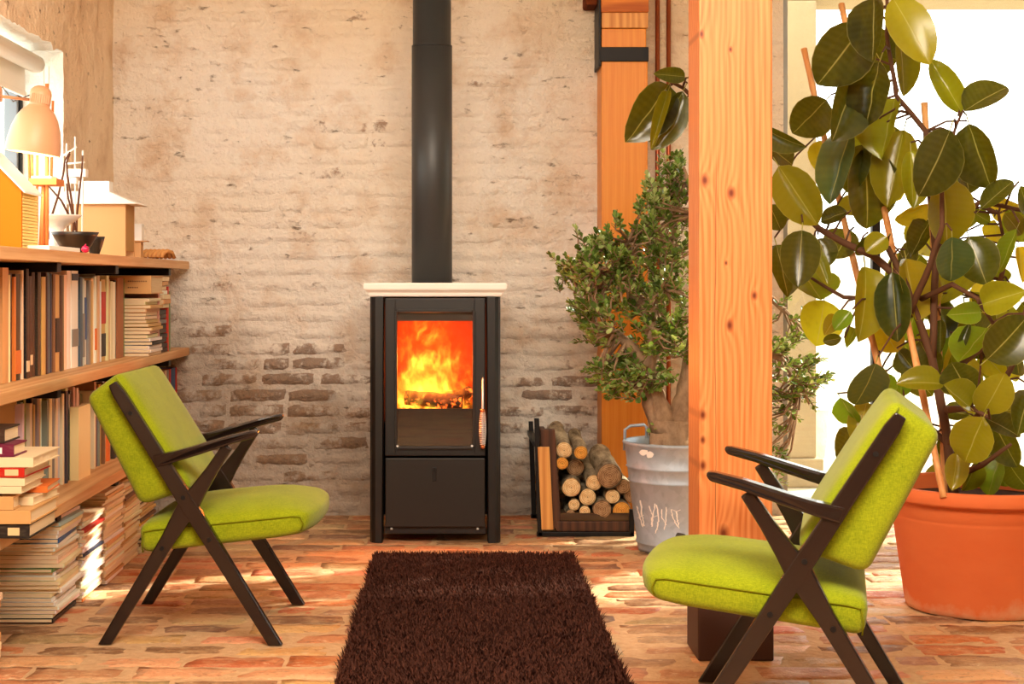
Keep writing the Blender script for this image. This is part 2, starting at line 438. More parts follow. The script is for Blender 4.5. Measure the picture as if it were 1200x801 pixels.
def bark(name, c1, c2):
    t = NT(name); co = t.coord(); a = t.noise(t.scale(co, (22, 8, 22)), 1.2, 6, 0.65)
    t.set(color=t.ramp(a, [(0.32, c1), (0.68, c2)]), rough=0.9, spec=0.1); t.bump(a, 0.6, 0.015); return t.m
MAT['bark'] = bark('grey_bark', srgb(84, 66, 48), srgb(200, 184, 156))
def cutend(name, c1, c2):
    t = NT(name); sx = t.n('ShaderNodeSeparateXYZ', {0: t.coord()})
    d = t.math('SQRT', t.math('ADD', t.math('MULTIPLY', sx.outputs[0], sx.outputs[0]), t.math('MULTIPLY', sx.outputs[2], sx.outputs[2])))
    rg = t.math('SINE', t.math('ADD', t.math('MULTIPLY', d, 900), t.math('MULTIPLY', t.noise(t.coord(), 30, 3), 8)))
    a = t.noise(t.coord(), 45, 4, 0.6)
    f = t.math('ADD', t.math('MULTIPLY', rg, 0.14), a)
    c = t.ramp(f, [(0.3, c2), (0.65, c1)])
    core = t.math('SUBTRACT', 1.0, t.math('MULTIPLY', d, 220), clamp=True)
    t.set(color=t.mix(core, c, srgb(120, 72, 36)), rough=0.8, spec=0.15); return t.m
MAT['cut_pale'] = cutend('cut_wood_pale', srgb(246, 218, 168), srgb(206, 156, 98))
MAT['cut_orange'] = cutend('cut_wood_orange', srgb(240, 176, 84), srgb(196, 124, 48))
MAT['cut_dark'] = cutend('cut_wood_grey', srgb(182, 146, 108), srgb(116, 82, 56))

def glass(name, tint=(1, 1, 1, 1), refl=0.06):
    t = NT(name); t.t.nodes.remove(t.b)
    tr = t.n('ShaderNodeBsdfTransparent', {'Color': tint}); gl = t.n('ShaderNodeBsdfGlossy', {'Color': (1, 1, 1, 1), 'Roughness': 0.02})
    mx = t.n('ShaderNodeMixShader', {0: refl, 1: tr.outputs[0], 2: gl.outputs[0]}); t.t.links.new(mx.outputs[0], t.out.inputs[0]); return t.m
MAT['glass'] = glass('window_glass', (0.97, 1, 0.98, 1), 0.05)
MAT['stove_glass'] = glass('stove_glass', (0.96, 0.93, 0.9, 1), 0.03)

def emit(name, col, s):
    t = NT(name); t.b.inputs['Base Color'].default_value = col
    t.b.inputs['Emission Color'].default_value = col; t.b.inputs['Emission Strength'].default_value = s; return t.m
MAT['bulb'] = emit('warm_bulb', (1.0, 0.80, 0.50, 1), 14)

def with_color(o, c): o.color = c if len(c) == 4 else (*c, 1); return o
# ------------------------------------------------------------------ the room
WY, WX, ZC, RX = 6.85, -1.522, 2.95, 4.6          # back wall, left wall, ceiling, right wall
GX = 1.465                                         # the back wall stops here and glazing begins
def fbm(x, y, z, o=4): return noise.fractal(Vector((x, y, z)), 1.0, 2.0, o)

def sheet(us, ws, fn, skip=None):
    bm = B(); g = {}
    for i, u in enumerate(us):
        for j, w in enumerate(ws): g[i, j] = bm.verts.new(fn(u, w))
    for i in range(len(us)-1):
        for j in range(len(ws)-1):
            if skip and skip((us[i]+us[i+1])/2, (ws[j]+ws[j+1])/2): continue
            f = bm.faces.new((g[i, j], g[i+1, j], g[i+1, j+1], g[i, j+1])); f.smooth = True
    for v in [v for v in bm.verts if not v.link_faces]: bm.verts.remove(v)
    return bm
def span(a, b, n): return [a+(b-a)*i/n for i in range(n+1)]

bm = sheet(span(WX-0.02, GX, 110), span(-0.02, ZC, 110), lambda x, z: Vector((x, WY-0.006*fbm(x*3, z*3, 1)-0.003*fbm(x*14, z*14, 5), z)))
fs = addbox(bm, WX-0.3, GX, WY+0.03, WY+0.3, -0.02, ZC)
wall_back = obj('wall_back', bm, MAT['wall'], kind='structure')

# bricks: variants by wear, each a soft-edged face standing a few millimetres proud of the mortar
def brick_face(w, h, d, wear, seed, nx=7, nz=4):
    bm = B(); g = {}
    lay = bm.loops.layers.float_color.new('wear')
    rnd = random.Random(seed); tilt = (rnd.uniform(-.4, .4), rnd.uniform(-.4, .4))
    for i in range(nx+1):
        for j in range(nz+1):
            a, b = i/nx*2-1, j/nz*2-1
            prof = (1-abs(a)**7)*(1-abs(b)**5)
            x = a*w/2*(1+0.09*noise.noise(Vector((seed*3.1, b*1.9, 2)))); z = b*h/2*(1+0.34*noise.noise(Vector((a*2, seed*1.7, 5))))
            y = -d*prof*(1+tilt[0]*a+tilt[1]*b+0.55*noise.noise(Vector((a*2.2, b*2, seed*9.3))))+0.003*(1-prof)
            g[i, j] = bm.verts.new((x, y, z))
    for i in range(nx):
        for j in range(nz):
            f = bm.faces.new((g[i, j], g[i+1, j], g[i+1, j+1], g[i, j+1])); f.smooth = True
            for l in f.loops: l[lay] = (wear, wear, wear, 1)
    return bm
def wear_at(x, z):
    w = 0.14+0.34*fbm(x*1.1+3, z*1.4, 9, 3)
    def spot(cx, cz, rx, rz, a): return a*math.exp(-((x-cx)/rx)**2-((z-cz)/rz)**2)
    w += spot(-0.58, 0.60, 0.26, 0.17, 0.62)+spot(-1.10, 0.55, 0.3, 0.25, 0.26)+spot(0.52, 0.58, 0.16, 0.08, 0.60)+spot(-0.45, 0.35, 0.45, 0.3, 0.34)+spot(-0.95, 0.45, 0.45, 0.40, 0.34)+spot(.35, .42, .35, .3, .2)
    w += spot(-0.68, 1.71, 0.13, 0.04, 0.42)+spot(-0.30, 1.65, 0.10, 0.08, 0.36)+spot(0.3, 0.25, 0.3, 0.2, 0.22)+spot(0.6, 1.55, .08, .05, .5)
    return w
BV = {}
def brick_variant(level, k, long=True):
    key = (level, k, long)
    if key not in BV:
        dep = (0.007, 0.010, 0.012, 0.014, 0.015)[level]
        BV[key] = mesh('brick', brick_face(0.25 if long else 0.12, 0.055, dep, (-0.25, 0.02, 0.22, 0.42, 0.62)[level], 7*level+k+(100 if not long else 0)), MAT['wall'])
    return BV[key]
cands = []
row = 0; z = 0.035
while z < 2.93:
    x = WX+0.02+((row*0.137) % 0.26)-0.2
    while x < GX-0.03:
        long = random.random() > 0.22
        w = 0.258 if long else 0.13
        cx = x+w/2
        if cx-w/2 > WX-0.01 and cx+w/2 < GX+0.01:
            wv = wear_at(cx, z)+random.uniform(-.12, .16)
            cands.append((cx, z+random.uniform(-.006, .006), long, wv))
        x += w
    z += 0.0705; row += 1
def hidden_brick(cx, z):                           # behind flue, stove, post, column, shelves or above the picture
    return z > 2.33 or (-0.17 < cx < 0.0 and z > 1) or (-.3 < cx < .16 and z < 1.0) or (.68 < cx < .82) or (1.02 < cx < 1.42) or (cx < -1.3 and z < 1.1)
vis = [c for c in cands if not hidden_brick(c[0], c[1])]
vis.sort(key=lambda c: -(c[3]+0.4*(c[1] < 1.2)))
keep = set(id(c) for c in vis[:296])
rest = B()
for c in cands:
    cx, z, long, wv = c
    lv = 0 if wv < 0.12 else 1 if wv < 0.3 else 2 if wv < 0.5 else 3 if wv < 0.7 else 4
    me = brick_variant(lv, random.randrange(5), long)
    rot = random.choice((0, PI))
    if id(c) in keep:
        o = link('brick', me, wall_back, (cx, WY, z)); o.rotation_euler = (0, random.gauss(0, .012)+rot, 0)
    else:
        t = B(); t.from_mesh(me)
        bmesh.ops.transform(t, matrix=Matrix.Translation((cx, WY, z))@Matrix.Rotation(rot, 4, 'Y'), verts=t.verts)
        tmp = bpy.data.meshes.new('t'); t.to_mesh(tmp); t.free(); rest.from_mesh(tmp); bpy.data.meshes.remove(tmp)
obj('covered_bricks', rest, MAT['wall'], wall_back, kind='stuff')

# left wall with the small deep window
OY0, OY1, OZ0, OZ1 = 3.0, 5.98, 1.17, 1.93
def lw(y, z):
    e = 0.0
    return Vector((WX+0.010*fbm(y*2.2, z*2.2, 3)+0.005*fbm(y*11, z*11, 8), y, z))
ys = span(-1, 2.9, 20)+span(2.95, 5.94, 100)+[5.98]+span(6.02, WY+0.02, 34); zs = span(-0.02, 1.12, 24)+[1.17]+span(1.22, 1.89, 26)+[1.93]+span(1.96, ZC, 36)
def lw2(y, z):
    p = lw(y, z)
    if abs(z-OZ1) < .001 and OY0 < y < OY1+.01: p.z += 0.022*noise.noise(Vector((y*9, 1, 1)))+0.012*noise.noise(Vector((y*26, 1, 4)))
    if abs(y-OY1) < .001 and OZ0 < z < OZ1+.01: p.y += 0.012*noise.noise(Vector((3, z*12, 1)))
    return p
bm = sheet(ys, zs, lw2, skip=lambda y, z: OY0 < y < OY1 and OZ0 < z < OZ1)
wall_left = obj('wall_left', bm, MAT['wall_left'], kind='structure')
bm = B()
def reveal(us, fn_front, depth_x):
    pr = None
    for u in us:
        q = fn_front(u); r_ = [bm.verts.new(q+Vector((-(depth_x*k/5), 0, 0))+(Vector((0, noise.noise(q*9+Vector((k, 0, 0)))*.012, noise.noise(q*7+Vector((k*2, 5, 0)))*.014)) if k else Vector())) for k in range(6)]
        if pr:
            for k in range(5):
                f = bm.faces.new((pr[k], r_[k], r_[k+1], pr[k+1])); f.smooth = True
        pr = r_
reveal([y for y in ys if OY0 <= y <= OY1+.001], lambda y: lw2(y, 1.93), 0.24)
reveal([z for z in zs if OZ0-.001 <= z <= OZ1+.001], lambda z: lw2(5.98, z), 0.24)
reveal([y for y in ys if OY0 <= y <= OY1+.001], lambda y: lw2(y, 1.17), 0.24)
obj('window_reveal', bm, MAT['white_plaster'], wall_left)
win = empty('window_1', (WX-0.15, 4.5, 1.17), kind='structure')
fx = WX-0.17
fb = B()
for a in ((2.95, 6.0, 1.15, 1.20), (2.95, 6.0, 1.90, 1.96)): addbox(fb, fx-.05, fx, a[0], a[1], a[2], a[3], .004)
for y in (4.4,): addbox(fb, fx-.05, fx, y-.03, y+.03, 1.19, 1.92, .004)
obj('window_frame', fb, MAT['blind'], win)
obj('window_stile', box(fx-.05, fx, 5.935, 5.958, 1.19, 1.92, .004), MAT['frame_grey'], win)
obj('window_stile', box(fx-.05, fx+.01, 5.962, 5.985, 1.19, 1.92, .004), MAT['black_steel'], win)
obj('window_pane', box(fx-.03, fx-.025, 2.95, 5.936, 1.19, 1.92), MAT['glass'], win)
blind = empty('roller_blind', (WX-.08, 4.5, 1.85), label='white roller blind pulled part way down in the small deep window', cat='blind')
cb = B(); tube(cb, [(WX-.075, 3.1, 1.865), (WX-.075, 5.86, 1.865)], .034, 16); obj('roller', cb, MAT['blind'], blind, smooth=False)
obj('blind_cloth', box(WX-.115, WX-.112, 3.12, 5.84, 1.755, 1.87), MAT['blind'], blind)
obj('bottom_rail', box(WX-.122, WX-.106, 3.12, 5.84, 1.738, 1.758, .003), MAT['blind'], blind)
cb = B(); tube(cb, [(WX-.03, 5.872, 1.86), (WX-.032, 5.875, 1.5), (WX-.03, 5.872, 1.24)], .0022, 6); tube(cb, [(WX-.05, 5.876, 1.86), (WX-.05, 5.876, 1.24)], .0022, 6)
obj('pull_cord', cb, MAT['blind'], blind)

obj('ceiling', box(WX-.3, RX+.3, -1, WY+.3, ZC, ZC+.12), MAT['ceiling'], kind='structure')
obj('wall_front', box(WX-.3, RX+.3, -1.2, -1, -.02, ZC), MAT['white_plaster'], kind='structure')
obj('wall_right', box(RX, RX+.2, -1, WY+.3, -.02, ZC), MAT['white_plaster'], kind='structure')

# floor: mortar bed and old bricks
floor = obj('floor', box(WX-.3, RX+.2, -1, WY+.25, -.10, -.0035), MAT['mortar'], kind='structure')
FCOL = [srgb(212, 160, 110), srgb(218, 168, 118), srgb(204, 150, 100), srgb(190, 128, 88), srgb(206, 130, 92), srgb(206, 168, 126), srgb(176, 134, 98), srgb(224, 180, 132), srgb(164, 114, 82), srgb(216, 154, 110), srgb(150, 108, 76), srgb(164, 124, 90), srgb(196, 112, 70), srgb(134, 94, 68), srgb(122, 86, 62), srgb(184, 96, 60)]
def floor_brick(w, d, seed):
    bm = B(); lay = bm.loops.layers.float_color.new('tint'); g = {}
    rnd = random.Random(seed); c = rnd.choice(FCOL); c = [min(1, q*rnd.uniform(.9, 1.15)) for q in c[:3]]+[1]
    nx, ny = 7, 4; tilt = (rnd.uniform(-.002, .002), rnd.uniform(-.002, .002))
    for i in range(nx+1):
        for j in range(ny+1):
            a, b = i/nx*2-1, j/ny*2-1
            ed = max(abs(a)**8, abs(b)**8)
            x = a*w/2*(1+.07*noise.noise(Vector((b*2, seed, 1)))); y = b*d/2*(1+.17*noise.noise(Vector((a*2.4, seed, 7))))
            z = -.004*ed+tilt[0]*a+tilt[1]*b+.0042*noise.noise(Vector((a*2.5, b*2.5, seed*5.3)))
            g[i, j] = bm.verts.new((x, y, z))
    ring = [(i, 0) for i in range(nx)]+[(nx, j) for j in range(ny)]+[(i, ny) for i in range(nx, 0, -1)]+[(0, j) for j in range(ny, 0, -1)]
    low = {k: bm.verts.new((g[k].co.x*1.01, g[k].co.y*1.01, -.02)) for k in ring}
    fs = [bm.faces.new((g[i, j], g[i+1, j], g[i+1, j+1], g[i, j+1])) for i in range(nx) for j in range(ny)]
    for k in range(len(ring)):
        a, b = ring[k], ring[(k+1) % len(ring)]
        fs.append(bm.faces.new((g[b], g[a], low[a], low[b])))
    for f in fs:
        f.smooth = True
        for l in f.loops: l[lay] = c
    return bm
FV = [mesh('floor_brick', floor_brick(.264, .117, 11+i), MAT['floor']) for i in range(34)]
FV2 = [mesh('floor_brick', floor_brick(.128, .117, 211+i), MAT['floor']) for i in range(8)]
cand = []; y = WY-.07; row = 0
while y > -0.9:
    x = WX-.05-(row % 2)*.138+random.uniform(-.03, .03)
    while x < RX:
        short = random.random() < .08
        w = .139 if short else .276
        cand.append((x+w/2, y+random.uniform(-.003, .003), short)); x += w
    y -= .129; row += 1
def seen(c):
    x, y, s = c
    if y < 3.86: return False
    px = VX+F*x/y
    if not (-20 < px < 1220): return False
    if -.24 < x < .38 and y < 5.68: return False
    if -.28 < x < .12 and 6.2 < y < 6.5: return False
    if x < -1.2 and y > 4.8: return False
    return True
vis = sorted([c for c in cand if seen(c)], key=lambda c: c[1])
keep = set(id(c) for c in vis[:298]); rest = B()
for c in cand:
    me = random.choice(FV2 if c[2] else FV); m = Matrix.Translation((c[0], c[1], random.uniform(-.002, .001)))@Matrix.Rotation(random.gauss(0, .008)+random.choice((0, PI)), 4, 'Z')
    if id(c) in keep:
        o = link('floor_brick', me, floor); o.matrix_basis = m
    else:
        rest.from_mesh(me); rest.verts.ensure_lookup_table()
        bmesh.ops.transform(rest, matrix=m, verts=rest.verts[-len(me.vertices):])
obj('farther_bricks', rest, MAT['floor'], floor, kind='stuff')

# glazing of the back wall, thin metal frames from floor to head
gz = empty('window_2', (3.0, WY, 0), kind='structure')
for x, w, m in ((GX+.012, .012, 'frame_light'), (1.886, .018, 'black_steel'), (2.75, .02, 'black_steel'), (3.65, .02, 'black_steel'), (RX-.02, .02, 'black_steel')):
    obj('window_stile', box(x-w, x+w, WY+.02, WY+.06, 0, 2.5, .003), MAT[m], gz)
for a, b in ((GX+.02, 1.87), (1.90, 2.73), (2.77, 3.63), (3.67, RX-.04)):
    obj('glass_pane', box(a, b, WY+.037, WY+.043, .02, 2.47), MAT['glass'], gz)
obj('window_rail', box(GX, RX, WY+.02, WY+.06, -.005, .025, .003), MAT['frame_light'], gz)
obj('window_head', box(GX, RX, WY, WY+.25, 2.48, ZC), MAT['white_plaster'], gz)

# outside: pale yard, porch post and beam, low wall
obj('ground_1', box(-12, 24, WY+.3, 34, -.2, -.03), plaster('pale_paving', srgb(196, 184, 160)), kind='structure')
MAT['beige_render'] = plaster('beige_render', srgb(178, 160, 130))
po = empty('porch_post', (1.69, 8.1, 0), label='pale rendered porch post standing outside the glazing', cat='post')
obj('shaft', box(1.5, 1.884, 8.0, 8.3, .12, 2.505, .01), MAT['beige_render'], po)
obj('plinth', box(1.47, 1.915, 7.97, 8.33, -.03, .12, .01), MAT['beige_render'], po)
obj('porch_beam', box(1.0, 6.2, 8.0, 8.3, 2.505, 2.75, .01), MAT['beige_render'], label='pale porch beam spanning above the yard', cat='beam')
bm = B(); addbox(bm, -10, 22, 24, 24.4, -.1, 1.5, .02); obj('garden_wall', bm, MAT['white_plaster'], label='pale low garden wall across the far end of the yard', cat='wall')
tub = B(); lathe(tub, [(.0, 0), (.16, 0), (.20, .28), (.22, .30), (.19, .31), (.17, .22), (0, .2)], (2.10, 9.4, -.03), 28)
obj('yard_planter', tub, MAT['white_plaster'], label='white round planter outside on the bright yard', cat='planter')
# ------------------------------------------------------------------ structural timber
bm = box(.667, .868, 4.196, 4.39, .155, ZC, .006)
col = empty('trim_1', (.7675, 4.29, 0), kind='structure')
obj('column_shaft', bm, MAT['pine'], col)
obj('column_shoe', box(.664, .871, 4.193, 4.393, 0, .158, .004), plain('brown_steel', srgb(76, 50, 42), 0.55, .3, .4, 80, .2), col)
pst = empty('trim_2', (.73, 6.74, 0), kind='structure')
obj('wall_post', box(.635, .835, 6.65, WY+.02, 0, 1.993, .005), MAT['post'], pst)
obj('post_block', box(.635, .828, 6.645, WY+.02, 2.05, 2.132, .004), MAT['post'], pst)
obj('bearer', box(.635, .835, 6.635, WY+.02, 2.134, 2.20, .003), MAT['lath'], pst)
obj('beam_end', box(.632, .836, 6.62, WY+.02, 2.20, 2.48, .005), MAT['beam_end'], pst)
obj('iron_strap', box(.630, .838, 6.640, WY, 1.990, 2.052, .003), MAT['black_steel'], pst)
obj('iron_plate', box(.622, .632, 6.64, WY, 1.97, 2.48, .002), MAT['black_steel'], pst)
bm = addbox(B(), 0, 1, 0, 1, 0, 1) and None
bm = box(.57, .625, 6.70, WY+.02, 2.245, 2.34, .012); obj('corbel_brick', bm, MAT['firebrick'], pst)
for i, px in enumerate((770.5, 783.5)):
    X = (px-VX)*6.79/F; b = B(); tube(b, [(X, 6.79, .02), (X, 6.79, ZC)], .0105, 12)
    q = obj('copper_pipe', b, MAT['copper'], label=('thin copper pipe on the wall, the one next to the amber post', 'thin copper pipe on the wall, the one farther from the amber post')[i], cat='pipe', group='copper pipes on the wall')
    cl = B(); addbox(cl, X-.014, X+.014, 6.777, WY, 1.1, 1.115, .003); obj('pipe_clip', cl, MAT['copper'], q)

# ------------------------------------------------------------------ stove
SX = -0.078; SF = 6.10; SB = 6.54
st = empty('wood_stove', (SX, 6.3, 0), label='black enamelled wood stove with cream top slab and burning fire', cat='stove')
def bx(name, m, *a, **k): return obj(name, box(*a, **k), MAT[m] if isinstance(m, str) else m, st)
def sp(px, py, Y=SF): p = P(px, py, Y); return p.x, p.z
t = B()
# moulded top slab: stacked rounded profile
def slab(bm, prof, cx, y0, y1):
    rings = []
    for hw, z in prof:
        e = hw-.26; rings.append([bm.verts.new(q) for q in ((cx-hw, y0-e, z), (cx+hw, y0-e, z), (cx+hw, y1+e, z), (cx-hw, y1+e, z))])
    bm.faces.new(list(reversed(rings[0]))); bm.faces.new(rings[-1])
    for a, b in zip(rings, rings[1:]):
        for k in range(4): bm.faces.new((a[k], a[(k+1) % 4], b[(k+1) % 4], b[k]))
slab(t, [(.256, .977), (.262, .980), (.265, .987), (.266, .993), (.272, .999), (.280, 1.004), (.283, 1.010), (.284, 1.026), (.281, 1.031), (.276, 1.033)], SX, SF+.005, SB-.005)
obj('top_slab', t, MAT['ceramic'], st)
for s in (-1, 1):
    xo = SX+s*.26; xi = SX+s*.203
    pts = []
    poly = [(xo, SF+.10), (xo, SF+.03), (xo-s*.008, SF+.012), (xo-s*.022, SF), (xi+s*.004, SF-.002), (xi, SF+.006), (xi, SF+.10)]
    b = B(); lo = [b.verts.new((x, y, 0)) for x, y in poly]; hi = [b.verts.new((x, y, .977)) for x, y in poly]
    b.faces.new(lo); b.faces.new(list(reversed(hi)))
    for k in range(len(poly)): b.faces.new((lo[k], lo[(k+1) % 7], hi[(k+1) % 7], hi[k]))
    for v in b.verts:
        if v.co.z < .01 and abs(v.co.x-xi) < .01: v.co.x += s*.006
    bmesh.ops.recalc_face_normals(b, faces=b.faces)
    obj('side_pillar', b, MAT['stove'], st)
    bx('side_panel', 'stove', min(xo-s*.004, xo-s*.02), max(xo-s*.004, xo-s*.02), SF+.09, SB, .06, .977, bev=.003)
    bx('leg', 'stove', min(xo-s*.03, xo), max(xo-s*.03, xo), SB-.06, SB, 0, .08, bev=.003)
bx('back_panel', 'stove', SX-.255, SX+.255, SB-.012, SB, .05, .977)
bx('base_panel', 'stove', SX-.2, SX+.2, SF+.03, SB-.02, .035, .055)
bx('bottom_apron', 'stove', SX-.2, SX+.2, SF+.02, SF+.032, .034, .07)
# door frame with a window opening
x0, x1 = SX-.199, SX+.199; zt, zb = .972, .345
gx0, gz1 = sp(463.8, 364); gx1, gz0 = sp(555.5, 525)
d = B()
addbox(d, x0, gx0, SF, SF+.035, zb, zt, .004); addbox(d, gx1, x1, SF, SF+.035, zb, zt, .004)
addbox(d, gx0-.002, gx1+.002, SF+.0005, SF+.035, gz1, zt-.0005, .003); addbox(d, gx0-.002, gx1+.002, SF+.0005, SF+.035, zb+.0005, gz0, .003)
door = obj('door', d, MAT['stove'], st)
w = B()
for a in ((gx0-.006, gx0+.006, gz0, gz1), (gx1-.006, gx1+.006, gz0, gz1), (gx0+.006, gx1-.006, gz1-.007, gz1+.006), (gx0+.006, gx1-.006, gz0-.006, gz0+.007)):
    addbox(w, a[0], a[1], SF-.006, SF+.004, a[2], a[3], .003)
obj('window_bead', w, MAT['stove_flat'], door)
obj('door_glass', box(gx0, gx1, SF+.012, SF+.016, gz0, gz1), MAT['stove_glass'], door)
fz1 = sp(0, 376)[1]; fz0 = sp(0, 479)[1]
obj('lower_mask', box(gx0, gx1, SF+.018, SF+.024, gz0, fz0), MAT['stove'], door)
obj('upper_mask', box(gx0, gx1, SF+.018, SF+.024, fz1, gz1), MAT['stove'], door)
sc_ = B()
for px in (466, 553):
    x, z = sp(px, 522); lathe(sc_, [(0, .0), (.004, .0), (.005, -.002), (.005, -.004)], (0, 0, 0), 10)
    bmesh.ops.transform(sc_, matrix=Matrix.Translation((x, SF-.006, z))@Matrix.Rotation(-PI/2, 4, 'X'), verts=sc_.verts[-31:])
obj('screw', sc_, MAT['chrome'], door)
# spiral wire handle
hx, hz0 = sp(565.5, 524); hz1 = sp(0, 442)[1]; hm = sp(0, 481)[1]
hnd = B(); tube(hnd, [(hx, SF-.03, hz0), (hx, SF-.03, hm+.01), (hx+.001, SF-.028, hz1-.004), (hx+.001, SF-.01, hz1)], [.004, .004, .0035, .0035], 8)
tube(hnd, [(hx, SF, hm+.015), (hx, SF-.03, hm+.015)], .005, 8)
handle = obj('handle', hnd, MAT['chrome'], door)
co = B(); pts = []; N = 18*12
for i in range(N+1):
    a = i/12*2*PI; s = i/N; r = .009+.005*math.sin(PI*s)
    pts.append((hx+r*math.cos(a), SF-.03+r*math.sin(a), lerp(hz0+.012, hm-.004, s)))
tube(co, pts, .0019, 6)
obj('wire_coil', co, MAT['chrome'], handle)
cp = B()
for z in (hz0+.006, hm+.002): lathe(cp, [(0, -.008), (.008, -.006), (.009, 0), (.007, .007), (0, .008)], (hx, SF-.03, z), 12)
obj('handle_cap', cp, plain('worn_copper', srgb(200, 120, 70), .3, .8), handle)
# drawer
dw = B(); addbox(dw, x0+.001, x1-.001, SF, SF+.03, .063, .337, .004)
drawer = obj('drawer', dw, MAT['stove_flat'], st)
kx, kz = sp(509, 556); obj('pull_slot', box(kx-.008, kx+.008, SF-.004, SF+.004, kz-.026, kz+.03, .003), MAT['stove'], drawer)
lt = B(); addbox(lt, kx-.003, kx+.003, SF-.014, SF-.002, kz+.012, kz+.03, .002); obj('latch', lt, MAT['black_steel'], drawer)
bl = B()
for x in (x0+.025, x1-.03): lathe(bl, [(0, -.004), (.005, -.004), (.005, .004), (0, .004)], (x, SF+.012, .055), 10)
obj('level_screw', bl, MAT['chrome'], st)
# firebox
FX0, FX1, FY0, FY1, FZ0, FZ1 = SX-.185, SX+.185, SF+.045, SF+.36, .50, .93
fbx = B(); addbox(fbx, FX0-.02, FX0, FY0, FY1, FZ0, FZ1); addbox(fbx, FX1, FX1+.02, FY0, FY1, FZ0, FZ1); addbox(fbx, FX0-.02, FX1+.02, FY1, FY1+.02, FZ0, FZ1)
addbox(fbx, FX0-.02, FX1+.02, FY0, FY1+.02, FZ0-.02, FZ0); addbox(fbx, FX0-.02, FX1+.02, FY0, FY1+.02, FZ1, FZ1+.02)
obj('firebox', fbx, MAT['firebrick'], st)
pp = B(); tube(pp, [(-.094, 6.30, 1.033), (-.094, 6.30, 2.0)], .083, 40, mi=0); obj('flue_pipe', pp, MAT['pipe'], label='dark grey flue pipe, lower length rising from the cream stove top', cat='flue pipe', group='flue pipe lengths')
pp = B(); tube(pp, [(-.094, 6.30, 1.995), (-.094, 6.30, 2.004), (-.094, 6.30, 2.004), (-.094, 6.30, ZC)], [.083, .083, .0785, .0785], 40); obj('flue_pipe', pp, MAT['pipe'], label='dark grey flue pipe, narrower upper length above the joint', cat='flue pipe', group='flue pipe lengths')
# charred logs, embers and flames
t = NT('ember_log'); a = t.noise(t.coord(), 26, 4, 0.6); g = t.math('MULTIPLY', t.math('SUBTRACT', a, .54), 9, clamp=True)
t.set(color=srgb(30, 16, 10), rough=.9); t.put(t.b, 'Emission Color', (1, .16, .015, 1)); t.put(t.b, 'Emission Strength', t.math('MULTIPLY', g, 3.0)); MAT['ember'] = t.m
for i, (a, b, r) in enumerate((((-.20, 6.27, .565), (.03, 6.22, .55), .030), ((-.16, 6.34, .545), (.06, 6.36, .56), .034), ((-.06, 6.19, .53), (.06, 6.33, .585), .024))):
    bm = B(); A, C = Vector(a), Vector(b); pts = [A.lerp(C, k/8)+Vector((0, 0, .006*noise.noise(Vector((k, i*5, 0))))) for k in range(9)]
    tube(bm, pts, [r*(1+.18*noise.noise(Vector((k*.9, i*7, 3)))) for k in range(9)], 12)
    obj('burning_log', bm, MAT['ember'], label=('charred glowing log lying across the front of the fire', 'charred glowing log at the back of the fire', 'short charred log leaning on the others in the fire')[i], cat='log', group='logs burning in the stove')
eb = B()
for k in range(90):
    t_ = bmesh.new(); bmesh.ops.create_icosphere(t_, subdivisions=1, radius=random.uniform(.006, .014))
    bmesh.ops.translate(t_, vec=(random.uniform(FX0+.02, FX1-.02), random.uniform(FY0+.02, FY1-.03), .505+random.uniform(0, .012)), verts=t_.verts); merge(eb, t_)
obj('embers', eb, MAT['ember'], label='bed of glowing embers under the flames', cat='embers', kind='stuff')
t = NT('flame_gas'); t.t.nodes.remove(t.b); p = t.pos()
n0 = t.n('ShaderNodeTexNoise', {'Vector': t.scale(p, (9, 9, 6)), 'Scale': 1.0, 'Detail': 2}).outputs['Color']
wp = t.n('ShaderNodeVectorMath', {0: n0, 1: (.14, .08, .18)}, operation='MULTIPLY').outputs[0]
p2 = t.n('ShaderNodeVectorMath', {0: p, 1: wp}, operation='ADD').outputs[0]
nz = t.noise(t.scale(p2, (27, 16, 17)), 1.0, 5, .6)
sx = t.n('ShaderNodeSeparateXYZ', {0: p}); zz = t.math('DIVIDE', t.math('SUBTRACT', sx.outputs[2], .52), .38)
xx = t.math('DIVIDE', t.math('SUBTRACT', sx.outputs[0], -.115), .17)
fall = t.math('SUBTRACT', t.math('SUBTRACT', .70, t.math('MULTIPLY', zz, .24)), t.math('MULTIPLY', t.math('MULTIPLY', xx, xx), .16))
dn = t.math('MULTIPLY', t.math('SUBTRACT', t.math('ADD', nz, fall), .98), 4.0, clamp=True)
c = t.ramp(dn, [(0.0, (1, .07, .003)), (.4, (1, .20, .008)), (.85, (1, .50, .04))])
em = t.n('ShaderNodeEmission', {'Color': c, 'Strength': t.math('ADD', .25, t.math('MULTIPLY', t.math('POWER', dn, 1.7), 20.0))})
t.t.links.new(em.outputs[0], t.out.inputs['Volume'])
fl = obj('flames', box(FX0+.01, FX1-.01, FY0+.07, FY1-.06, .515, .915), t.m, label='bright yellow flames filling the stove window', cat='flames')
lamp('fire_light', 'POINT', (SX-.03, 6.17, .72), (0, 0, 0), 20, (1.0, .22, .035), .05)
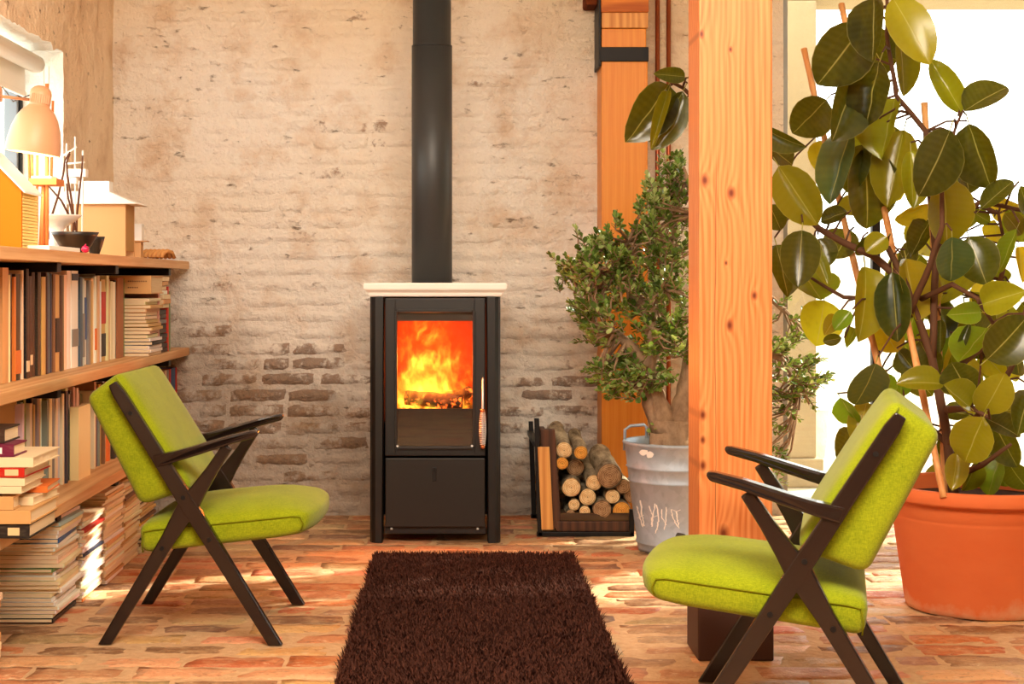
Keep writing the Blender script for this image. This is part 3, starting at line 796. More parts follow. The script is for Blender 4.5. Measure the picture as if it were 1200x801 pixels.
# ------------------------------------------------------------------ shaggy rug
import array
def make_rug():
    x0, x1, y0, y1 = -.304, .443, 3.55, 5.74
    base = box(x0+.006, x1-.006, y0, y1-.008, .001, .012, .003)
    r = obj('rug', base, MAT['rug'], label='dark brown shaggy rug lying on the brick floor before the stove', cat='rug')
    rnd = random.Random(3); V = []; Fc = []; C = []
    n = 52000
    for i in range(n):
        x = rnd.uniform(x0, x1); y = y0+(y1-y0)*rnd.random()**0.85
        if y < 3.8: continue
        a = rnd.uniform(0, 2*PI); L = rnd.uniform(.014, .027); lean = rnd.uniform(.004, .018)
        dx, dy = math.cos(a), math.sin(a); w = .0022
        flow = noise.noise(Vector((x*5, y*5, 1)))*.008
        tx, ty = x+dx*lean+flow, y+dy*lean-flow*.5
        k = len(V)
        z = .010
        V += [(x-dy*w, y+dx*w, z), (x+dy*w, y-dx*w, z), (x+dx*w, y+dy*w, z), (tx-dy*w*.7, ty+dx*w*.7, z+L*.8), (tx+dy*w*.7, ty-dx*w*.7, z+L*.8), (tx+dx*lean*.4, ty+dy*lean*.4, z+L)]
        Fc += [(k, k+1, k+4, k+3), (k+1, k+2, k+4), (k+2, k, k+3), (k+3, k+4, k+5)]
        c = rnd.random(); C += [c]*14
    me = bpy.data.meshes.new('pile'); me.from_pydata(V, [], Fc); me.materials.append(MAT['rug'])
    at = me.attributes.new('tint', 'FLOAT', 'FACE')
    col = [random.random() for _ in range(len(me.polygons))]
    at.data.foreach_set('value', col)
    link('pile', me, r, kind='stuff')
make_rug()

# ------------------------------------------------------------------ armchairs (u forward, v across, w up)
CW = .55
def strip_poly(cl, ws):
    cl = [Vector(p) for p in cl]; L, R = [], []
    for i, p in enumerate(cl):
        d = (cl[min(i+1, len(cl)-1)]-cl[max(i-1, 0)]).normalized(); n = Vector((-d.y, d.x))
        L.append(p+n*ws[i]/2); R.append(p-n*ws[i]/2)
    return [tuple(q) for q in L]+[tuple(q) for q in reversed(R)]
def cutfoot(bm):
    r = bmesh.ops.bisect_plane(bm, geom=list(bm.verts)+list(bm.edges)+list(bm.faces), plane_co=(0, 0, 0.0005), plane_no=(0, 0, -1), clear_outer=True)
    bmesh.ops.holes_fill(bm, edges=[e for e in bm.edges if e.is_boundary])
def make_chair():
    root = empty('armchair', (0, 0, 0), cat='armchair', group='green armchairs by the fire')
    A, Bq = Vector((.022, .745)), Vector((.488, .0))
    foot, top = Vector((.0, .0)), Vector((.352, .566))
    cross = Vector((.240, .397))
    def ln(p, q, t): return p+(q-p)*t
    def lv(p, q, z): return p+(q-p)*((z-p.y)/(q.y-p.y))
    for v in (0.0, CW):
        # back post running down into the front leg
        cl = [A, ln(A, Bq, .04), ln(A, Bq, .25), ln(A, Bq, .47), ln(A, Bq, .60), ln(A, Bq, .85), ln(A, Bq, 1.08)]
        bm = B(); poly = strip_poly(cl, [.026, .036, .040, .046, .042, .037, .033])
        prism(bm, poly, v-.015, v+.015, .0045); cutfoot(bm); post = mesh('leg', bm, MAT['chair_wood'])
        lg = local('leg', post, root); lg['label'] = 'dark wooden back post running down into front leg'
        cl = [ln(foot, cross, -.12), ln(foot, cross, .3), ln(foot, cross, .75), ln(foot, cross, 1.0), ln(cross, top, .25), ln(cross, top, .6), ln(cross, top, 1.0)]
        bm = B(); poly = strip_poly(cl, [.031, .036, .042, .060, .046, .034, .030])
        prism(bm, poly, v-.0135, v+.0135, .0045); cutfoot(bm)
        lg = local('leg', mesh('leg', bm, MAT['chair_wood']), root); lg['label'] = 'dark wooden rear leg running up to the armrest'
        # armrest: thin, rising forward, rounded tip, wider in plan at the middle
        up = [(.135, .541), (.20, .552), (.28, .574), (.36, .597), (.42, .610), (.437, .611)]
        lo = [(.440, .602), (.432, .590), (.36, .572), (.28, .545), (.20, .520), (.15, .506)]
        bm = B(); prism(bm, up+lo, v-.026, v+.026, .006)
        for q in bm.verts:
            s = (q.co.x-.14)/.3; k = .58+.55*math.sin(PI*min(max(s, 0), 1)**.8)
            q.co.y = v+(q.co.y-v)*min(k, 1.05)
        local('armrest', mesh('armrest', bm, MAT['chair_wood']), root)
        for (u, z) in ((.226, .42), (.30, .30), (.165, .275), (.075, .66)):
            bm = B(); s = -1 if v == 0 else 1
            tube(bm, [(u, v+s*.0145, z), (u, v+s*.0175, z)], .0065, 12); local('bolt', mesh('bolt', bm, MAT['black_steel']), root)
    for u, z, w in ((.20, .305, .018), (.36, .318, .014)):
        bm = B(); addbox(bm, u-w, u+w, -.01+.045, CW-.035, z-.03, z-.008, .003); local('stretcher', mesh('stretcher', bm, MAT['chair_wood']), root)
    # seat cushion
    def seat(a, b, c):
        nose = sm((a-.80)/.2); tail = 1-sm(a/.14)
        u = .098+.474*a-.010*c*tail+nose*(.034*max(0, 1-abs(2*b-1)**3)-.014*max(0, .35-c)/.35-.012*max(0, c-.85)/.15)
        zb = .253+.054*a+.004*nose; zt = .334+.046*a
        crown = .042*max(0, 1-abs(2*b-1)**3.2)*max(0, 1-abs(2*a-1)**4)*(1 if c > .5 else 0)
        return Vector((u, .020+(CW-.04)*b, lerp(zb, zt, c)+crown*sm((c-.5)*2)))
    bm = rounded(.515, CW-.04, .09, .026, seat, 14, 12, 2)
    s = local('seat', mesh('seat', bm, MAT['fabric'], True), root)
    def seam(f, pts, r=.0022):
        bm = B(); tube(bm, [f(*p) for p in pts], r, 5); return bm
    for b in (-.002, 1.002):
        pts = [(.012, b, .05), (.012, b, .4), (.03, b, .76)]+[(i/12, b, .80) for i in range(1, 12)]+[(.965, b, .74), (.985, b, .45), (.985, b, .18)]
        local('piping', mesh('piping', seam(seat, pts), MAT['piping'], True), s)
    # back cushion along the back post
    d = (A-Bq).normalized(); n = Vector((d.y, -d.x))
    def back(a, b, c):                       # a along the post, c from rear to front
        s = lerp(lerp(.540, .500, c), lerp(.890, .900, c), a); rear = lerp(-.128, -.096, a); front = .030+.012*max(0, 1-(2*b-1)**4)*max(0, 1-(2*a-1)**4)
        p = Bq+d*s+n*lerp(rear, front, c)
        return Vector((p.x, .0165+(CW-.033)*b, p.y))
    bm = rounded(.37, CW-.033, .14, .026, back, 10, 12, 3)
    bk = local('backrest', mesh('backrest', bm, MAT['fabric'], True), root)
    for b in (-.001, 1.001):
        pts = [(.03, b, .86)]+[(i/10, b, .86) for i in range(1, 10)]+[(.975, b, .86)]
        local('piping', mesh('piping', seam(back, pts, .003), MAT['fabric'], True), bk)
    return root
def copy_tree(o):
    c = o.copy(); COL.objects.link(c)
    for ch in list(o.children):
        q = ch.copy(); COL.objects.link(q); q.parent = c
        for g in ch.children:
            r = g.copy(); COL.objects.link(r); r.parent = q
    return c
ch = make_chair()
ch.location = (-1.0003, 4.398, 0); ch.rotation_euler = (0, 0, -.0189)
ch['label'] = 'chartreuse armchair with dark wooden frame standing beside the bookshelves'
ch2 = copy_tree(ch)
# faces the other way: turned half round, so its origin (near rear foot) goes to the far side
th = PI-.2471
ch2.rotation_euler = (0, 0, th)
near = Vector((.9897, 3.329, 0)); across = Vector((math.sin(.2471), math.cos(.2471), 0))
ch2.location = near+across*CW
ch2['label'] = 'chartreuse armchair with dark wooden frame in front of the pine column and terracotta pot'

# ------------------------------------------------------------------ log rack and logs
rk = empty('log_rack', (.58, 6.45, 0), label='black steel log rack with wooden side boards beside the stove', cat='log rack')
def rx(name, m, *a, **k): return obj(name, box(*a, **k), MAT[m], rk)
RY0, RY1 = 6.27, 6.74
L0, L1 = P(636, 628, RY0).x, P(743, 628, RY0).x
def slant(bm, dx, z1):
    for v in bm.verts: v.co.x += dx*(1-min(max(v.co.z/z1, 0), 1))
    return bm
for y, top in ((RY0-.012, 490), (RY1, 491)):
    zt = CH-(top-VY)*y/F if y < 6.5 else .425
    bm = box(L0-.035, L0-.015, y, y+.018, 0, zt, .002)
    slant(bm, .014, zt); obj('upright', bm, MAT['black_steel'], rk)
    bm = box(L1-.02, L1, y, y+.018, 0, .11, .002); obj('upright', bm, MAT['black_steel'], rk)
for y in (RY0-.012, RY1): rx('cross_bar', 'black_steel', L0-.025, L1, y, y+.018, 0, .018, bev=.002)
rx('side_bar', 'black_steel', L0-.04, L0-.015, RY0, RY1+.01, .365, .385, bev=.002)
bm = box(L0-.022, L0+.026, RY0-.018, RY0-.002, .028, .365, .002); slant(bm, .018, .37); obj('side_lath', bm, MAT['lath'], rk)
pt = P(0, 503, RY0).z
bm = box(L0-.010, L0+.050, RY0+.004, RY0+.05, .03, pt, .004); slant(bm, .03, pt); obj('side_board', bm, MAT['dark_plank'], rk)
bm = box(L0+.005, L0+.03, RY0+.05, RY1, .03, pt-.03, .004); slant(bm, .03, pt); obj('side_board', bm, MAT['dark_plank'], rk)
rx('base_beam', 'dark_plank', L0+.055, L1-.012, RY0, RY0+.12, .018, .060, bev=.005)
rx('base_beam', 'bark_plank', L0+.058, L1-.014, RY0+.006, RY0+.12, .0605, .092, bev=.006)
rx('base_beam', 'bark_plank', L0+.055, L1-.012, RY1-.16, RY1-.02, .018, .092, bev=.006)
def LP(cx, cy, Y): return P(600+cx/3.813, 460+cy/3.813, Y)
LOGS = [(233, 257, 37, 'p', 'pale knotty log topmost in the stack against the dark board', 40), (308, 268, 31, 'o', 'hollow-ended log near the top of the stack next to the topmost', 30), (225, 315, 28, 'o', 'small orange-ended log under the topmost pale log', 0),
 (283, 335, 40, 'd', 'grey weathered log end set back behind the upper stack', 10), (265, 423, 43, 'p', 'thick pale log with ringed end above two small round ends', 10), (367, 402, 36, 'p', 'long pale log pointing out from the middle of the stack', 42),
 (436, 372, 55, 'd', 'biggest log with sawn grey-brown face on top beside the bucket', 34), (338, 466, 38, 'p', 'bright cream round log in the centre of the stack', 0), (277, 500, 27, 'p', 'small log end below the thick ringed log', 0),
 (325, 529, 25, 'p', 'small cream log lying on the beam in the middle', 0), (262, 547, 24, 'd', 'small hollow grey log lowest by the dark board', 0), (402, 522, 43, 'd', 'dark brown rough log lying on the beam', 0),
 (450, 463, 33, 'p', 'medium grey-barked log under the biggest log', 0), (490, 527, 41, 'o', 'orange-faced log lying on the beam nearest the bucket', 0), (497, 418, 34, 'd', 'grey log half behind the bucket rim side', 8), (532, 462, 30, 'd', 'brown log tucked between the bucket and stack', 0)]
for i, (cx, cy, r, k, lab, up) in enumerate(LOGS):
    y0 = RY0+.004+(.10 if i == 3 else random.uniform(0, .03)) + (.02 if i in (14, 15) else 0)
    if i == 6: y0 = RY0-.015
    c0 = LP(cx, cy, y0); R = r/3.813*y0/F; Ln = min(random.uniform(.36, .42), RY1-.005-y0)
    root = empty('firewood_log', c0, label=lab, cat='log', group='firewood in the rack')
    root.rotation_euler = (up*.0035, 0, random.uniform(-.03, .03))
    bm = B(); pts = []; rs = []
    for s in range(7):
        a = s/6; pts.append((.008*noise.noise(Vector((a*2, i*3, 0))), a*Ln, .008*noise.noise(Vector((a*2, i*3, 9))))); rs.append(R*(1+.07*noise.noise(Vector((a*3, i*5, 4)))))
    pts[0] = (0, 0, 0); tube(bm, pts, rs, 18, False)
    for v in bm.verts:
        q = Vector((v.co.x, 0, v.co.z)); n_ = 1+.09*noise.noise(Vector((v.co.x*28, v.co.y*5, v.co.z*28+i*4))); v.co.x *= n_; v.co.z *= n_
    local('bark', mesh('bark', bm, MAT['bark'], True), root)
    bm = B(); lathe(bm, [(0, .0015), (R*.5, .001), (R*.93, .0), (R*1.0, -.006), (R*.6, -.01), (0, -.01)], (0, 0, 0), 18)
    for v in bm.verts:
        v.co = Vector((v.co.x, -v.co.z, v.co.y)); n_ = 1+.09*noise.noise(Vector((v.co.x*28, 0, v.co.z*28+i*4))); v.co.x *= n_; v.co.z *= n_
    bmesh.ops.recalc_face_normals(bm, faces=bm.faces)
    local('cut_end', mesh('cut_end', bm, MAT[{'p': 'cut_pale', 'o': 'cut_orange', 'd': 'cut_dark'}[k]]), root)

# ------------------------------------------------------------------ zinc bucket with the jade tree
BX, BY = .862, 5.95
bk = empty('zinc_bucket', (BX, BY, 0), label='galvanised zinc bucket with white paint scrawls holding the jade tree', cat='bucket')
bm = B()
prof = [(0, .01), (.14, .01), (.150, 0), (.153, .012), (.156, .03), (.160, .033), (.160, .037), (.157, .040)]
def rad(z): return lerp(.154, .205, z/.42)
for z in (.268, .272, .276): prof.append((rad(z)+(.0055 if z == .272 else 0), z))
for z in (.321, .325, .329): prof.append((rad(z)+(.0055 if z == .325 else 0), z))
prof += [(.203, .405), (.209, .410), (.212, .416), (.210, .422), (.204, .424), (.199, .420), (.196, .40), (.19, .36)]
lathe(bm, prof, (0, 0, 0), 56); local('body', mesh('body', bm, MAT['zinc']), bk)
bm = B(); lathe(bm, [(.193, .37), (.1, .375), (0, .378)], (0, 0, 0), 32); local('soil', mesh('soil', bm, MAT['soil']), bk)
for s, a in ((1, PI*.93), (-1, PI*1.93)):
    c = Vector((.205*math.cos(a), .205*math.sin(a), .40)); tg = Vector((-math.sin(a), math.cos(a), 0))
    tg = Vector((1, -.15, 0)) if s == 1 else Vector((-1, .15, 0))
    bm = B(); tube(bm, [c+Vector((0, 0, -.02)), c+Vector((.002, 0, .06)), c+Vector((.012, 0, .075))+tg*.012, c+tg*.075+Vector((0, 0, .08)), c+tg*.085+Vector((0, 0, .07)), c+tg*.085+Vector((0, .0, .03))], .006, 8)
    local('handle', mesh('handle', bm, MAT['zinc']), bk)
# white paint strokes, thin skins lying on the curved side (the marks in the photograph: loose letter-like scrawl)
def on_bucket(px, py):
    Y = BY-.17
    for _ in range(6):
        p = P(px, py, Y); dx = p.x-BX; r = rad(p.z)+.0012; Y = BY-math.sqrt(max(r*r-dx*dx, 0))
    return P(px, py, Y)-Vector((BX, BY, 0))
def C6(x, y): return (600+x/3.813, 460+y/3.813)
strokes = [[(557, 505), (566, 540), (585, 600)], [(575, 480), (580, 540), (590, 595)], [(560, 560), (590, 545)], [(612, 505), (628, 545), (622, 590)], [(640, 495), (632, 540), (625, 598)], [(645, 500), (655, 560), (650, 600), (640, 628)],
           [(668, 520), (672, 560), (690, 590)], [(690, 510), (688, 560), (680, 612)], [(712, 520), (718, 560), (740, 598)], [(712, 520), (735, 530), (752, 522)], [(735, 530), (740, 570), (746, 605)], [(618, 560), (650, 548)]]
for si, st_ in enumerate(strokes):
    pts = []; bm = B()
    for a, b in zip(st_, st_[1:]):
        for k in range(6): pts.append((lerp(a[0], b[0], k/6)+random.uniform(-2, 2), lerp(a[1], b[1], k/6)))
    pts.append(st_[-1]); w = random.uniform(2.5, 4.5)
    L_ = [bm.verts.new(on_bucket(*C6(x-w*random.uniform(.4, 1.2), y))) for x, y in pts]; R_ = [bm.verts.new(on_bucket(*C6(x+w*random.uniform(.4, 1.2), y))) for x, y in pts]
    for k in range(len(pts)-1): bm.faces.new((L_[k], R_[k], R_[k+1], L_[k+1]))
    local('paint_stroke', mesh('paint_stroke', bm, MAT['white_paint']), bk)
def blob(cx, cy, rx_, ry_, seed):
    c = bm2.verts.new(on_bucket(*C6(cx, cy))); ring = []
    for k in range(16):
        a = k/16*2*PI; q = 1+.45*noise.noise(Vector((math.cos(a)*1.5, math.sin(a)*1.5, seed))); ring.append(bm2.verts.new(on_bucket(*C6(cx+rx_*q*math.cos(a), cy+ry_*q*math.sin(a)))))
    for k in range(16): bm2.faces.new((c, ring[k], ring[(k+1) % 16]))
for q in ((590, 266, 22, 12, 2), (615, 276, 18, 14, 5)):
    bm2 = B(); blob(*q); local('paint_blot', mesh('paint_blot', bm2, MAT['white_paint']), bk)
bm2 = B(); blob(752, 646, 28, 20, 8); local('stain', mesh('stain', bm2, MAT['dark_mark']), bk)

jt = empty('jade_tree', (BX-.02, BY, .37), label='old jade tree with thick grey trunk and dense small leaves in the zinc bucket', cat='plant')
JY = BY
def JP(px, py, dy=0): return P(px, py, JY+dy)
bm = B()
bo = JP(787, 535); 
def limb(pts, rs, n=12, ends=True):
    P_ = [Vector(p) for p in pts]; out = []; rr = []
    for i in range(len(P_)-1):
        for k in range(4):
            t_ = k/4; out.append(P_[i].lerp(P_[i+1], t_)+Vector((noise.noise(P_[i]*9+Vector((k, 0, 0))), 0, 0))*rs[i]*.12); rr.append(lerp(rs[i], rs[i+1], t_))
    out.append(P_[-1]); rr.append(rs[-1]); tube(bm, out, rr, n, ends)
limb([JP(790, 545), JP(788, 510), JP(787, 492)], [.105, .088, .085], 18)
limb([JP(782, 505), JP(766, 470), JP(760, 440), JP(764, 400), JP(763, 378), JP(752, 352)], [.06, .048, .042, .032, .028, .020])
limb([JP(797, 505), JP(808, 465), JP(815, 425), JP(822, 370), JP(826, 300)], [.066, .055, .05, .04, .028])
limb([JP(765, 425), JP(750, 418), JP(738, 405), JP(715, 385, .1)], [.03, .026, .022, .012])
limb([JP(763, 385), JP(775, 350, .1), JP(790, 300, .15), JP(792, 240, .1)], [.026, .02, .015, .009])
limb([JP(752, 352), JP(725, 330, .08), JP(690, 310, .12), JP(668, 305, .1)], [.018, .012, .007, .004])
limb([JP(822, 380), JP(860, 350, .1), JP(905, 350, .15), JP(935, 380, .15)], [.034, .024, .014, .008])
limb([JP(820, 420), JP(870, 400, -.1), JP(915, 420, -.1), JP(945, 460, -.05)], [.03, .02, .012, .007])
limb([JP(750, 360), JP(740, 320, .12), JP(735, 275, .1)], [.018, .012, .007])
limb([JP(826, 300), JP(815, 240), JP(800, 195)], [.026, .018, .008])
local_tr = mesh('trunk', bm, MAT['jade_trunk'], True)
tr = link('trunk', local_tr, jt)
nodes = []
for pl in ([(764, 400), (752, 352), (725, 330), (690, 310), (668, 305)], [(763, 385), (775, 350), (790, 300), (792, 240)], [(738, 405), (715, 385)], [(905, 350), (935, 380)], [(870, 400), (915, 420), (945, 460)], [(740, 320), (735, 275)], [(826, 300), (815, 240), (800, 195)], [(822, 370), (860, 350)], [(760, 440), (755, 430)]):
    for a, b in zip(pl, pl[1:]):
        for k in range(5): nodes.append(JP(lerp(a[0], b[0], k/5), lerp(a[1], b[1], k/5), random.uniform(-.08, .08)))
ELL = [((722, 325), 72, 58, .30, 88), ((690, 300), 46, 36, .18, 34), ((775, 385), 52, 66, .28, 52), ((788, 235), 46, 52, .24, 44), ((800, 310), 80, 80, .36, 70), ((715, 430), 36, 38, .18, 36), ((752, 448), 40, 26, .20, 24), ((690, 370), 34, 42, .2, 30), ((745, 268), 40, 36, .2, 24), ((925, 410), 40, 70, .26, 30), ((945, 455), 34, 42, .2, 18), ((915, 520), 18, 50, .12, 8), ((785, 190), 20, 22, .12, 9), ((768, 505), 9, 14, .05, 4)]
JG = [srgb(66, 98, 40), srgb(94, 130, 58), srgb(118, 156, 72), srgb(150, 182, 96), srgb(80, 114, 54), srgb(182, 204, 132)]
twb = B(); LEAVES = []
for (cx, cy), rx_, ry_, rz_, num in ELL:
    for _ in range(int(num*1.4)):
        while True:
            a = Vector((random.uniform(-1, 1), random.uniform(-1, 1), random.uniform(-1, 1)))
            if a.length < 1: break
        a = a*(.55+.45*a.length)
        p = JP(cx+a.x*rx_, cy+a.y*ry_, a.z*rz_)
        nd = min(nodes, key=lambda q: (q-p).length)
        out = (p-JP(790, 400)).normalized(); tipd = (out+Vector((random.uniform(-.7, .7), random.uniform(-.7, .7), random.uniform(-.2, .9)))).normalized()
        mid = nd.lerp(p, .6)+Vector((0, 0, -.02)); L_ = random.uniform(.03, .07)
        st0 = p-tipd*L_
        tube(twb, [nd.lerp(p, .05), mid, st0, p], [.0055, .004, .003, .0022], 4, False)
        ax = tipd.orthogonal().normalized(); col0 = random.choice(JG)
        for k in range(6):
            f = k/5; q = st0+(p-st0)*f+tipd*.004; ang = k*PI/2+random.uniform(-.3, .3)
            for sgn in (0, PI):
                d_ = (Matrix.Rotation(ang+sgn, 3, tipd)@ax); dirv = (d_*(1.0-.55*f)+tipd*(.35+.7*f)+Vector((0, 0, .15))).normalized()
                LEAVES.append((q, dirv, random.uniform(.021, .036)*(1-.2*f), random.choice((col0, random.choice(JG)))))
link('twigs', mesh('twigs', twb, MAT['jade_trunk'], True), jt, kind='stuff')
def jade_leaf(bm, M, lay=None, c=None):
    S = [(0, .0), (.3, .36), (.68, .5), (.92, .3), (1.0, 0)]
    top = []; 
    for y, w in S:
        if w == 0: top.append([bm.verts.new(M@Vector((0, y, .0)))])
        else: top.append([bm.verts.new(M@Vector((-w*.58, y, .04))), bm.verts.new(M@Vector((0, y, .07-.10))), bm.verts.new(M@Vector((w*.58, y, .04)))])
    fs = []
    for a, b in zip(top, top[1:]):
        if len(a) == 1: fs += [bm.faces.new((a[0], b[1], b[0])), bm.faces.new((a[0], b[2], b[1]))]
        elif len(b) == 1: fs += [bm.faces.new((a[0], a[1], b[0])), bm.faces.new((a[1], a[2], b[0]))]
        else: fs += [bm.faces.new((a[0], a[1], b[1], b[0])), bm.faces.new((a[1], a[2], b[2], b[1]))]
    for f in fs:
        f.smooth = True
        if lay:
            for l in f.loops: l[lay] = c
def frame(q, d_, s, roll=None):
    y = d_.normalized(); x = y.cross(Vector((0, 0, 1)))
    if x.length < .05: x = Vector((1, 0, 0))
    x.normalize(); z = x.cross(y)
    M = Matrix((x, y, z)).transposed().to_4x4()
    if roll: M = M@Matrix.Rotation(roll, 4, 'Y')
    M = M@Matrix.Diagonal((s, s, s, 1)); M.translation = q
    return M
LEAVES.sort(key=lambda l: -(l[2]/l[0].y)+(.02 if 800 < VX+F*l[0].x/l[0].y < 905 else 0))
LV = []
for c in JG:
    bm = B(); lay = bm.loops.layers.float_color.new('tint'); jade_leaf(bm, Matrix(), lay, c); LV.append(mesh('leaf', bm, MAT['jade_leaf']))
rest = B(); lay = rest.loops.layers.float_color.new('tint')
for i, (q, d_, s, c) in enumerate(LEAVES):
    M = frame(q, d_, s, random.uniform(-.6, .6))
    if i < 298:
        o = link('leaf', LV[JG.index(c)], jt); o.matrix_basis = M
    else: jade_leaf(rest, M, lay, c)
link('foliage', mesh('foliage', rest, MAT['jade_leaf']), jt, kind='stuff')
# ------------------------------------------------------------------ terracotta pot and rubber plant
TX, TY = 1.667, 4.90
pot = empty('terracotta_pot', (TX, TY, 0), label='large terracotta pot with pale lime bloom at its foot holding the rubber plant', cat='pot')
bm = B()
lathe(bm, [(0, .012), (.205, .012), (.212, 0), (.220, .004), (.224, .02), (.262, .285), (.266, .292), (.265, .297), (.268, .30), (.274, .345)], n=64)
local('body', mesh('body', bm, MAT['terracotta']), pot)
bm = B(); lathe(bm, [(.274, .343), (.288, .348), (.298, .352), (.301, .358), (.301, .386), (.297, .393), (.280, .394), (.270, .388), (.262, .36), (.256, .33)], n=64); local('rim', mesh('rim', bm, MAT['terracotta']), pot)
bm = B(); lathe(bm, [(.258, .345), (.12, .352), (0, .355)], n=40); local('soil', mesh('soil', bm, MAT['soil']), pot)
rp = empty('rubber_plant', (TX, TY, .35), label='tall rubber plant with big glossy leaves in the terracotta pot', cat='plant')
NODES = []
def rbranch(bm, pl, r0, r1, n=8):
    pts = []; rr = []; m = len(pl)-1
    for i in range(m):
        a, b = P(*pl[i]), P(*pl[i+1])
        for k in range(4):
            t_ = k/4; q = a.lerp(b, t_); pts.append(q+Vector((.006*noise.noise(q*8), .006*noise.noise(q*8+Vector((5, 0, 0))), 0))); rr.append(lerp(r0, r1, (i+t_)/m)*(1+.1*noise.noise(q*30))); NODES.append(q)
    pts.append(P(*pl[-1])); rr.append(r1); NODES.append(pts[-1]); tube(bm, pts, rr, n)
RB = [([(1120, 590, 4.9), (1108, 500, 4.9), (1092, 420, 4.92), (1062, 335, 4.95), (1040, 290, 4.98)], .017, .010),
      ([(1062, 335, 4.95), (1022, 299, 4.98), (990, 285, 5.0), (960, 268, 5.0), (930, 240, 5.0), (902, 208, 5.0), (850, 150, 5.0), (800, 103, 5.0), (786, 96, 5.0)], .013, .005),
      ([(1092, 420, 4.92), (1098, 300, 4.95), (1090, 230, 4.9), (1084, 154, 4.9), (1049, 112, 4.9), (1040, 40, 4.9), (1038, -25, 4.9)], .013, .005),
      ([(1065, 370, 4.93), (1090, 310, 4.8), (1103, 265, 4.75), (1107, 187, 4.75), (1125, 137, 4.75)], .012, .004),
      ([(1080, 350, 4.93), (1115, 333, 4.8), (1145, 350, 4.7), (1165, 380, 4.65)], .010, .005),
      ([(1095, 300, 4.95), (1120, 255, 4.9), (1150, 236, 4.9), (1205, 248, 4.95)], .011, .006),
      ([(1108, 480, 4.9), (1140, 478, 4.65), (1160, 490, 4.6)], .012, .005),
      ([(1110, 520, 4.9), (1165, 470, 4.75), (1190, 420, 4.75), (1205, 350, 4.8)], .013, .005),
      ([(1062, 335, 4.95), (1020, 350, 5.0), (990, 348, 5.05), (958, 330, 5.1), (938, 318, 5.1)], .009, .004),
      ([(1110, 520, 4.9), (1060, 470, 5.05), (1020, 460, 5.15), (1000, 470, 5.2)], .010, .004),
      ([(1115, 560, 4.9), (1150, 545, 4.7), (1185, 520, 4.65)], .012, .005),
      ([(1105, 440, 4.9), (1150, 410, 5.1), (1180, 300, 5.1), (1170, 250, 5.1)], .012, .005)]
bm = B()
for pl, a, b in RB: rbranch(bm, pl, a, b)
link('branches', mesh('branches', bm, MAT['branch'], True), rp)
for i, pl in enumerate(([(942, 57, 5.30), (968, 170, 5.23), (1000, 304, 5.14), (1068, 590, 4.96)], [(986, 5, 5.40), (1040, 263, 5.04), (1083, 470, 4.78), (1106, 583, 4.66)], [(1083, 120, 5.05), (1098, 350, 5.05), (1108, 585, 5.0)])):
    bm = B(); pts = []; rr = []
    for a, b in zip(pl, pl[1:]):
        A, C = P(*a), P(*b); m = 10
        for k in range(m):
            pts.append(A.lerp(C, k/m)); rr.append(0.0098*(1.12 if k % 4 == 0 else 1)*(1+.05*noise.noise(pts[-1]*20)))
    pts.append(P(*pl[-1])); rr.append(.0105); tube(bm, pts, rr, 10)
    link('bamboo_cane', mesh('bamboo_cane', bm, MAT['bamboo']), None, label=('bamboo cane leaning beside the rubber plant, its top nearest the pine column', 'bamboo cane in front of the rubber plant stems, bare over the lower half', 'bamboo cane standing behind the rubber plant branches')[i], cat='cane', group='bamboo canes staking the rubber plant')
def big_leaf(seed):
    rnd = random.Random(seed); fold = rnd.uniform(.2, .8); droop = rnd.uniform(-.05, .30); wav = rnd.uniform(.0, .03)
    bm = B(); uv = bm.loops.layers.uv.new('uv'); g = {}; U = {}
    ys = [0, .06, .16, .30, .46, .62, .76, .88, .96, 1.0]
    ws = [.05, .42, .72, .94, 1.0, .95, .80, .55, .25, .02]
    for j, (y, w) in enumerate(zip(ys, ws)):
        for i in range(5):
            a = (i-2)/2; x = a*w*.5
            z = abs(x)*fold*1.2-abs(a)**3*w*.05-droop*y*y+wav*math.sin(y*14+i)
            v = bm.verts.new((x, y-.10*droop*y*y, z)); g[i, j] = v; U[v] = (a, y)
    for j in range(len(ys)-1):
        for i in range(4):
            f = bm.faces.new((g[i, j], g[i+1, j], g[i+1, j+1], g[i, j+1])); f.smooth = True
            for l in f.loops: l[uv].uv = U[l.vert]
    n0 = len(bm.verts)
    tube(bm, [(0, -.16, -.02), (0, -.06, -.004), (0, .03, -.004)], [.014, .013, .009], 5, False)
    return bm
BL = [mesh('leaf', big_leaf(40+i), MAT['leaf']) for i in range(9)]
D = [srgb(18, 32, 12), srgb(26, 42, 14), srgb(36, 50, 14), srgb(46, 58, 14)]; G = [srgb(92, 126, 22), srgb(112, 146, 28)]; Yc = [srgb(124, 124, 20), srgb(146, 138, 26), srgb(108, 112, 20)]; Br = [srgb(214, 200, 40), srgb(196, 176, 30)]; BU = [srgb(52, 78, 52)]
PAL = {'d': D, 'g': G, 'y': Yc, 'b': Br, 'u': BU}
lf = []
def R1(*a): lf.append(('1',)+a)
def R2(*a): lf.append(('2',)+a)
def R3(*a): lf.append(('3',)+a)
def R4(*a): lf.append(('4',)+a)
CR = {'1': (880, 0, 2.669), '2': (880, 280, 2.503), '3': (1040, 200, 3.3375), '4': (660, 0, 4.0)}
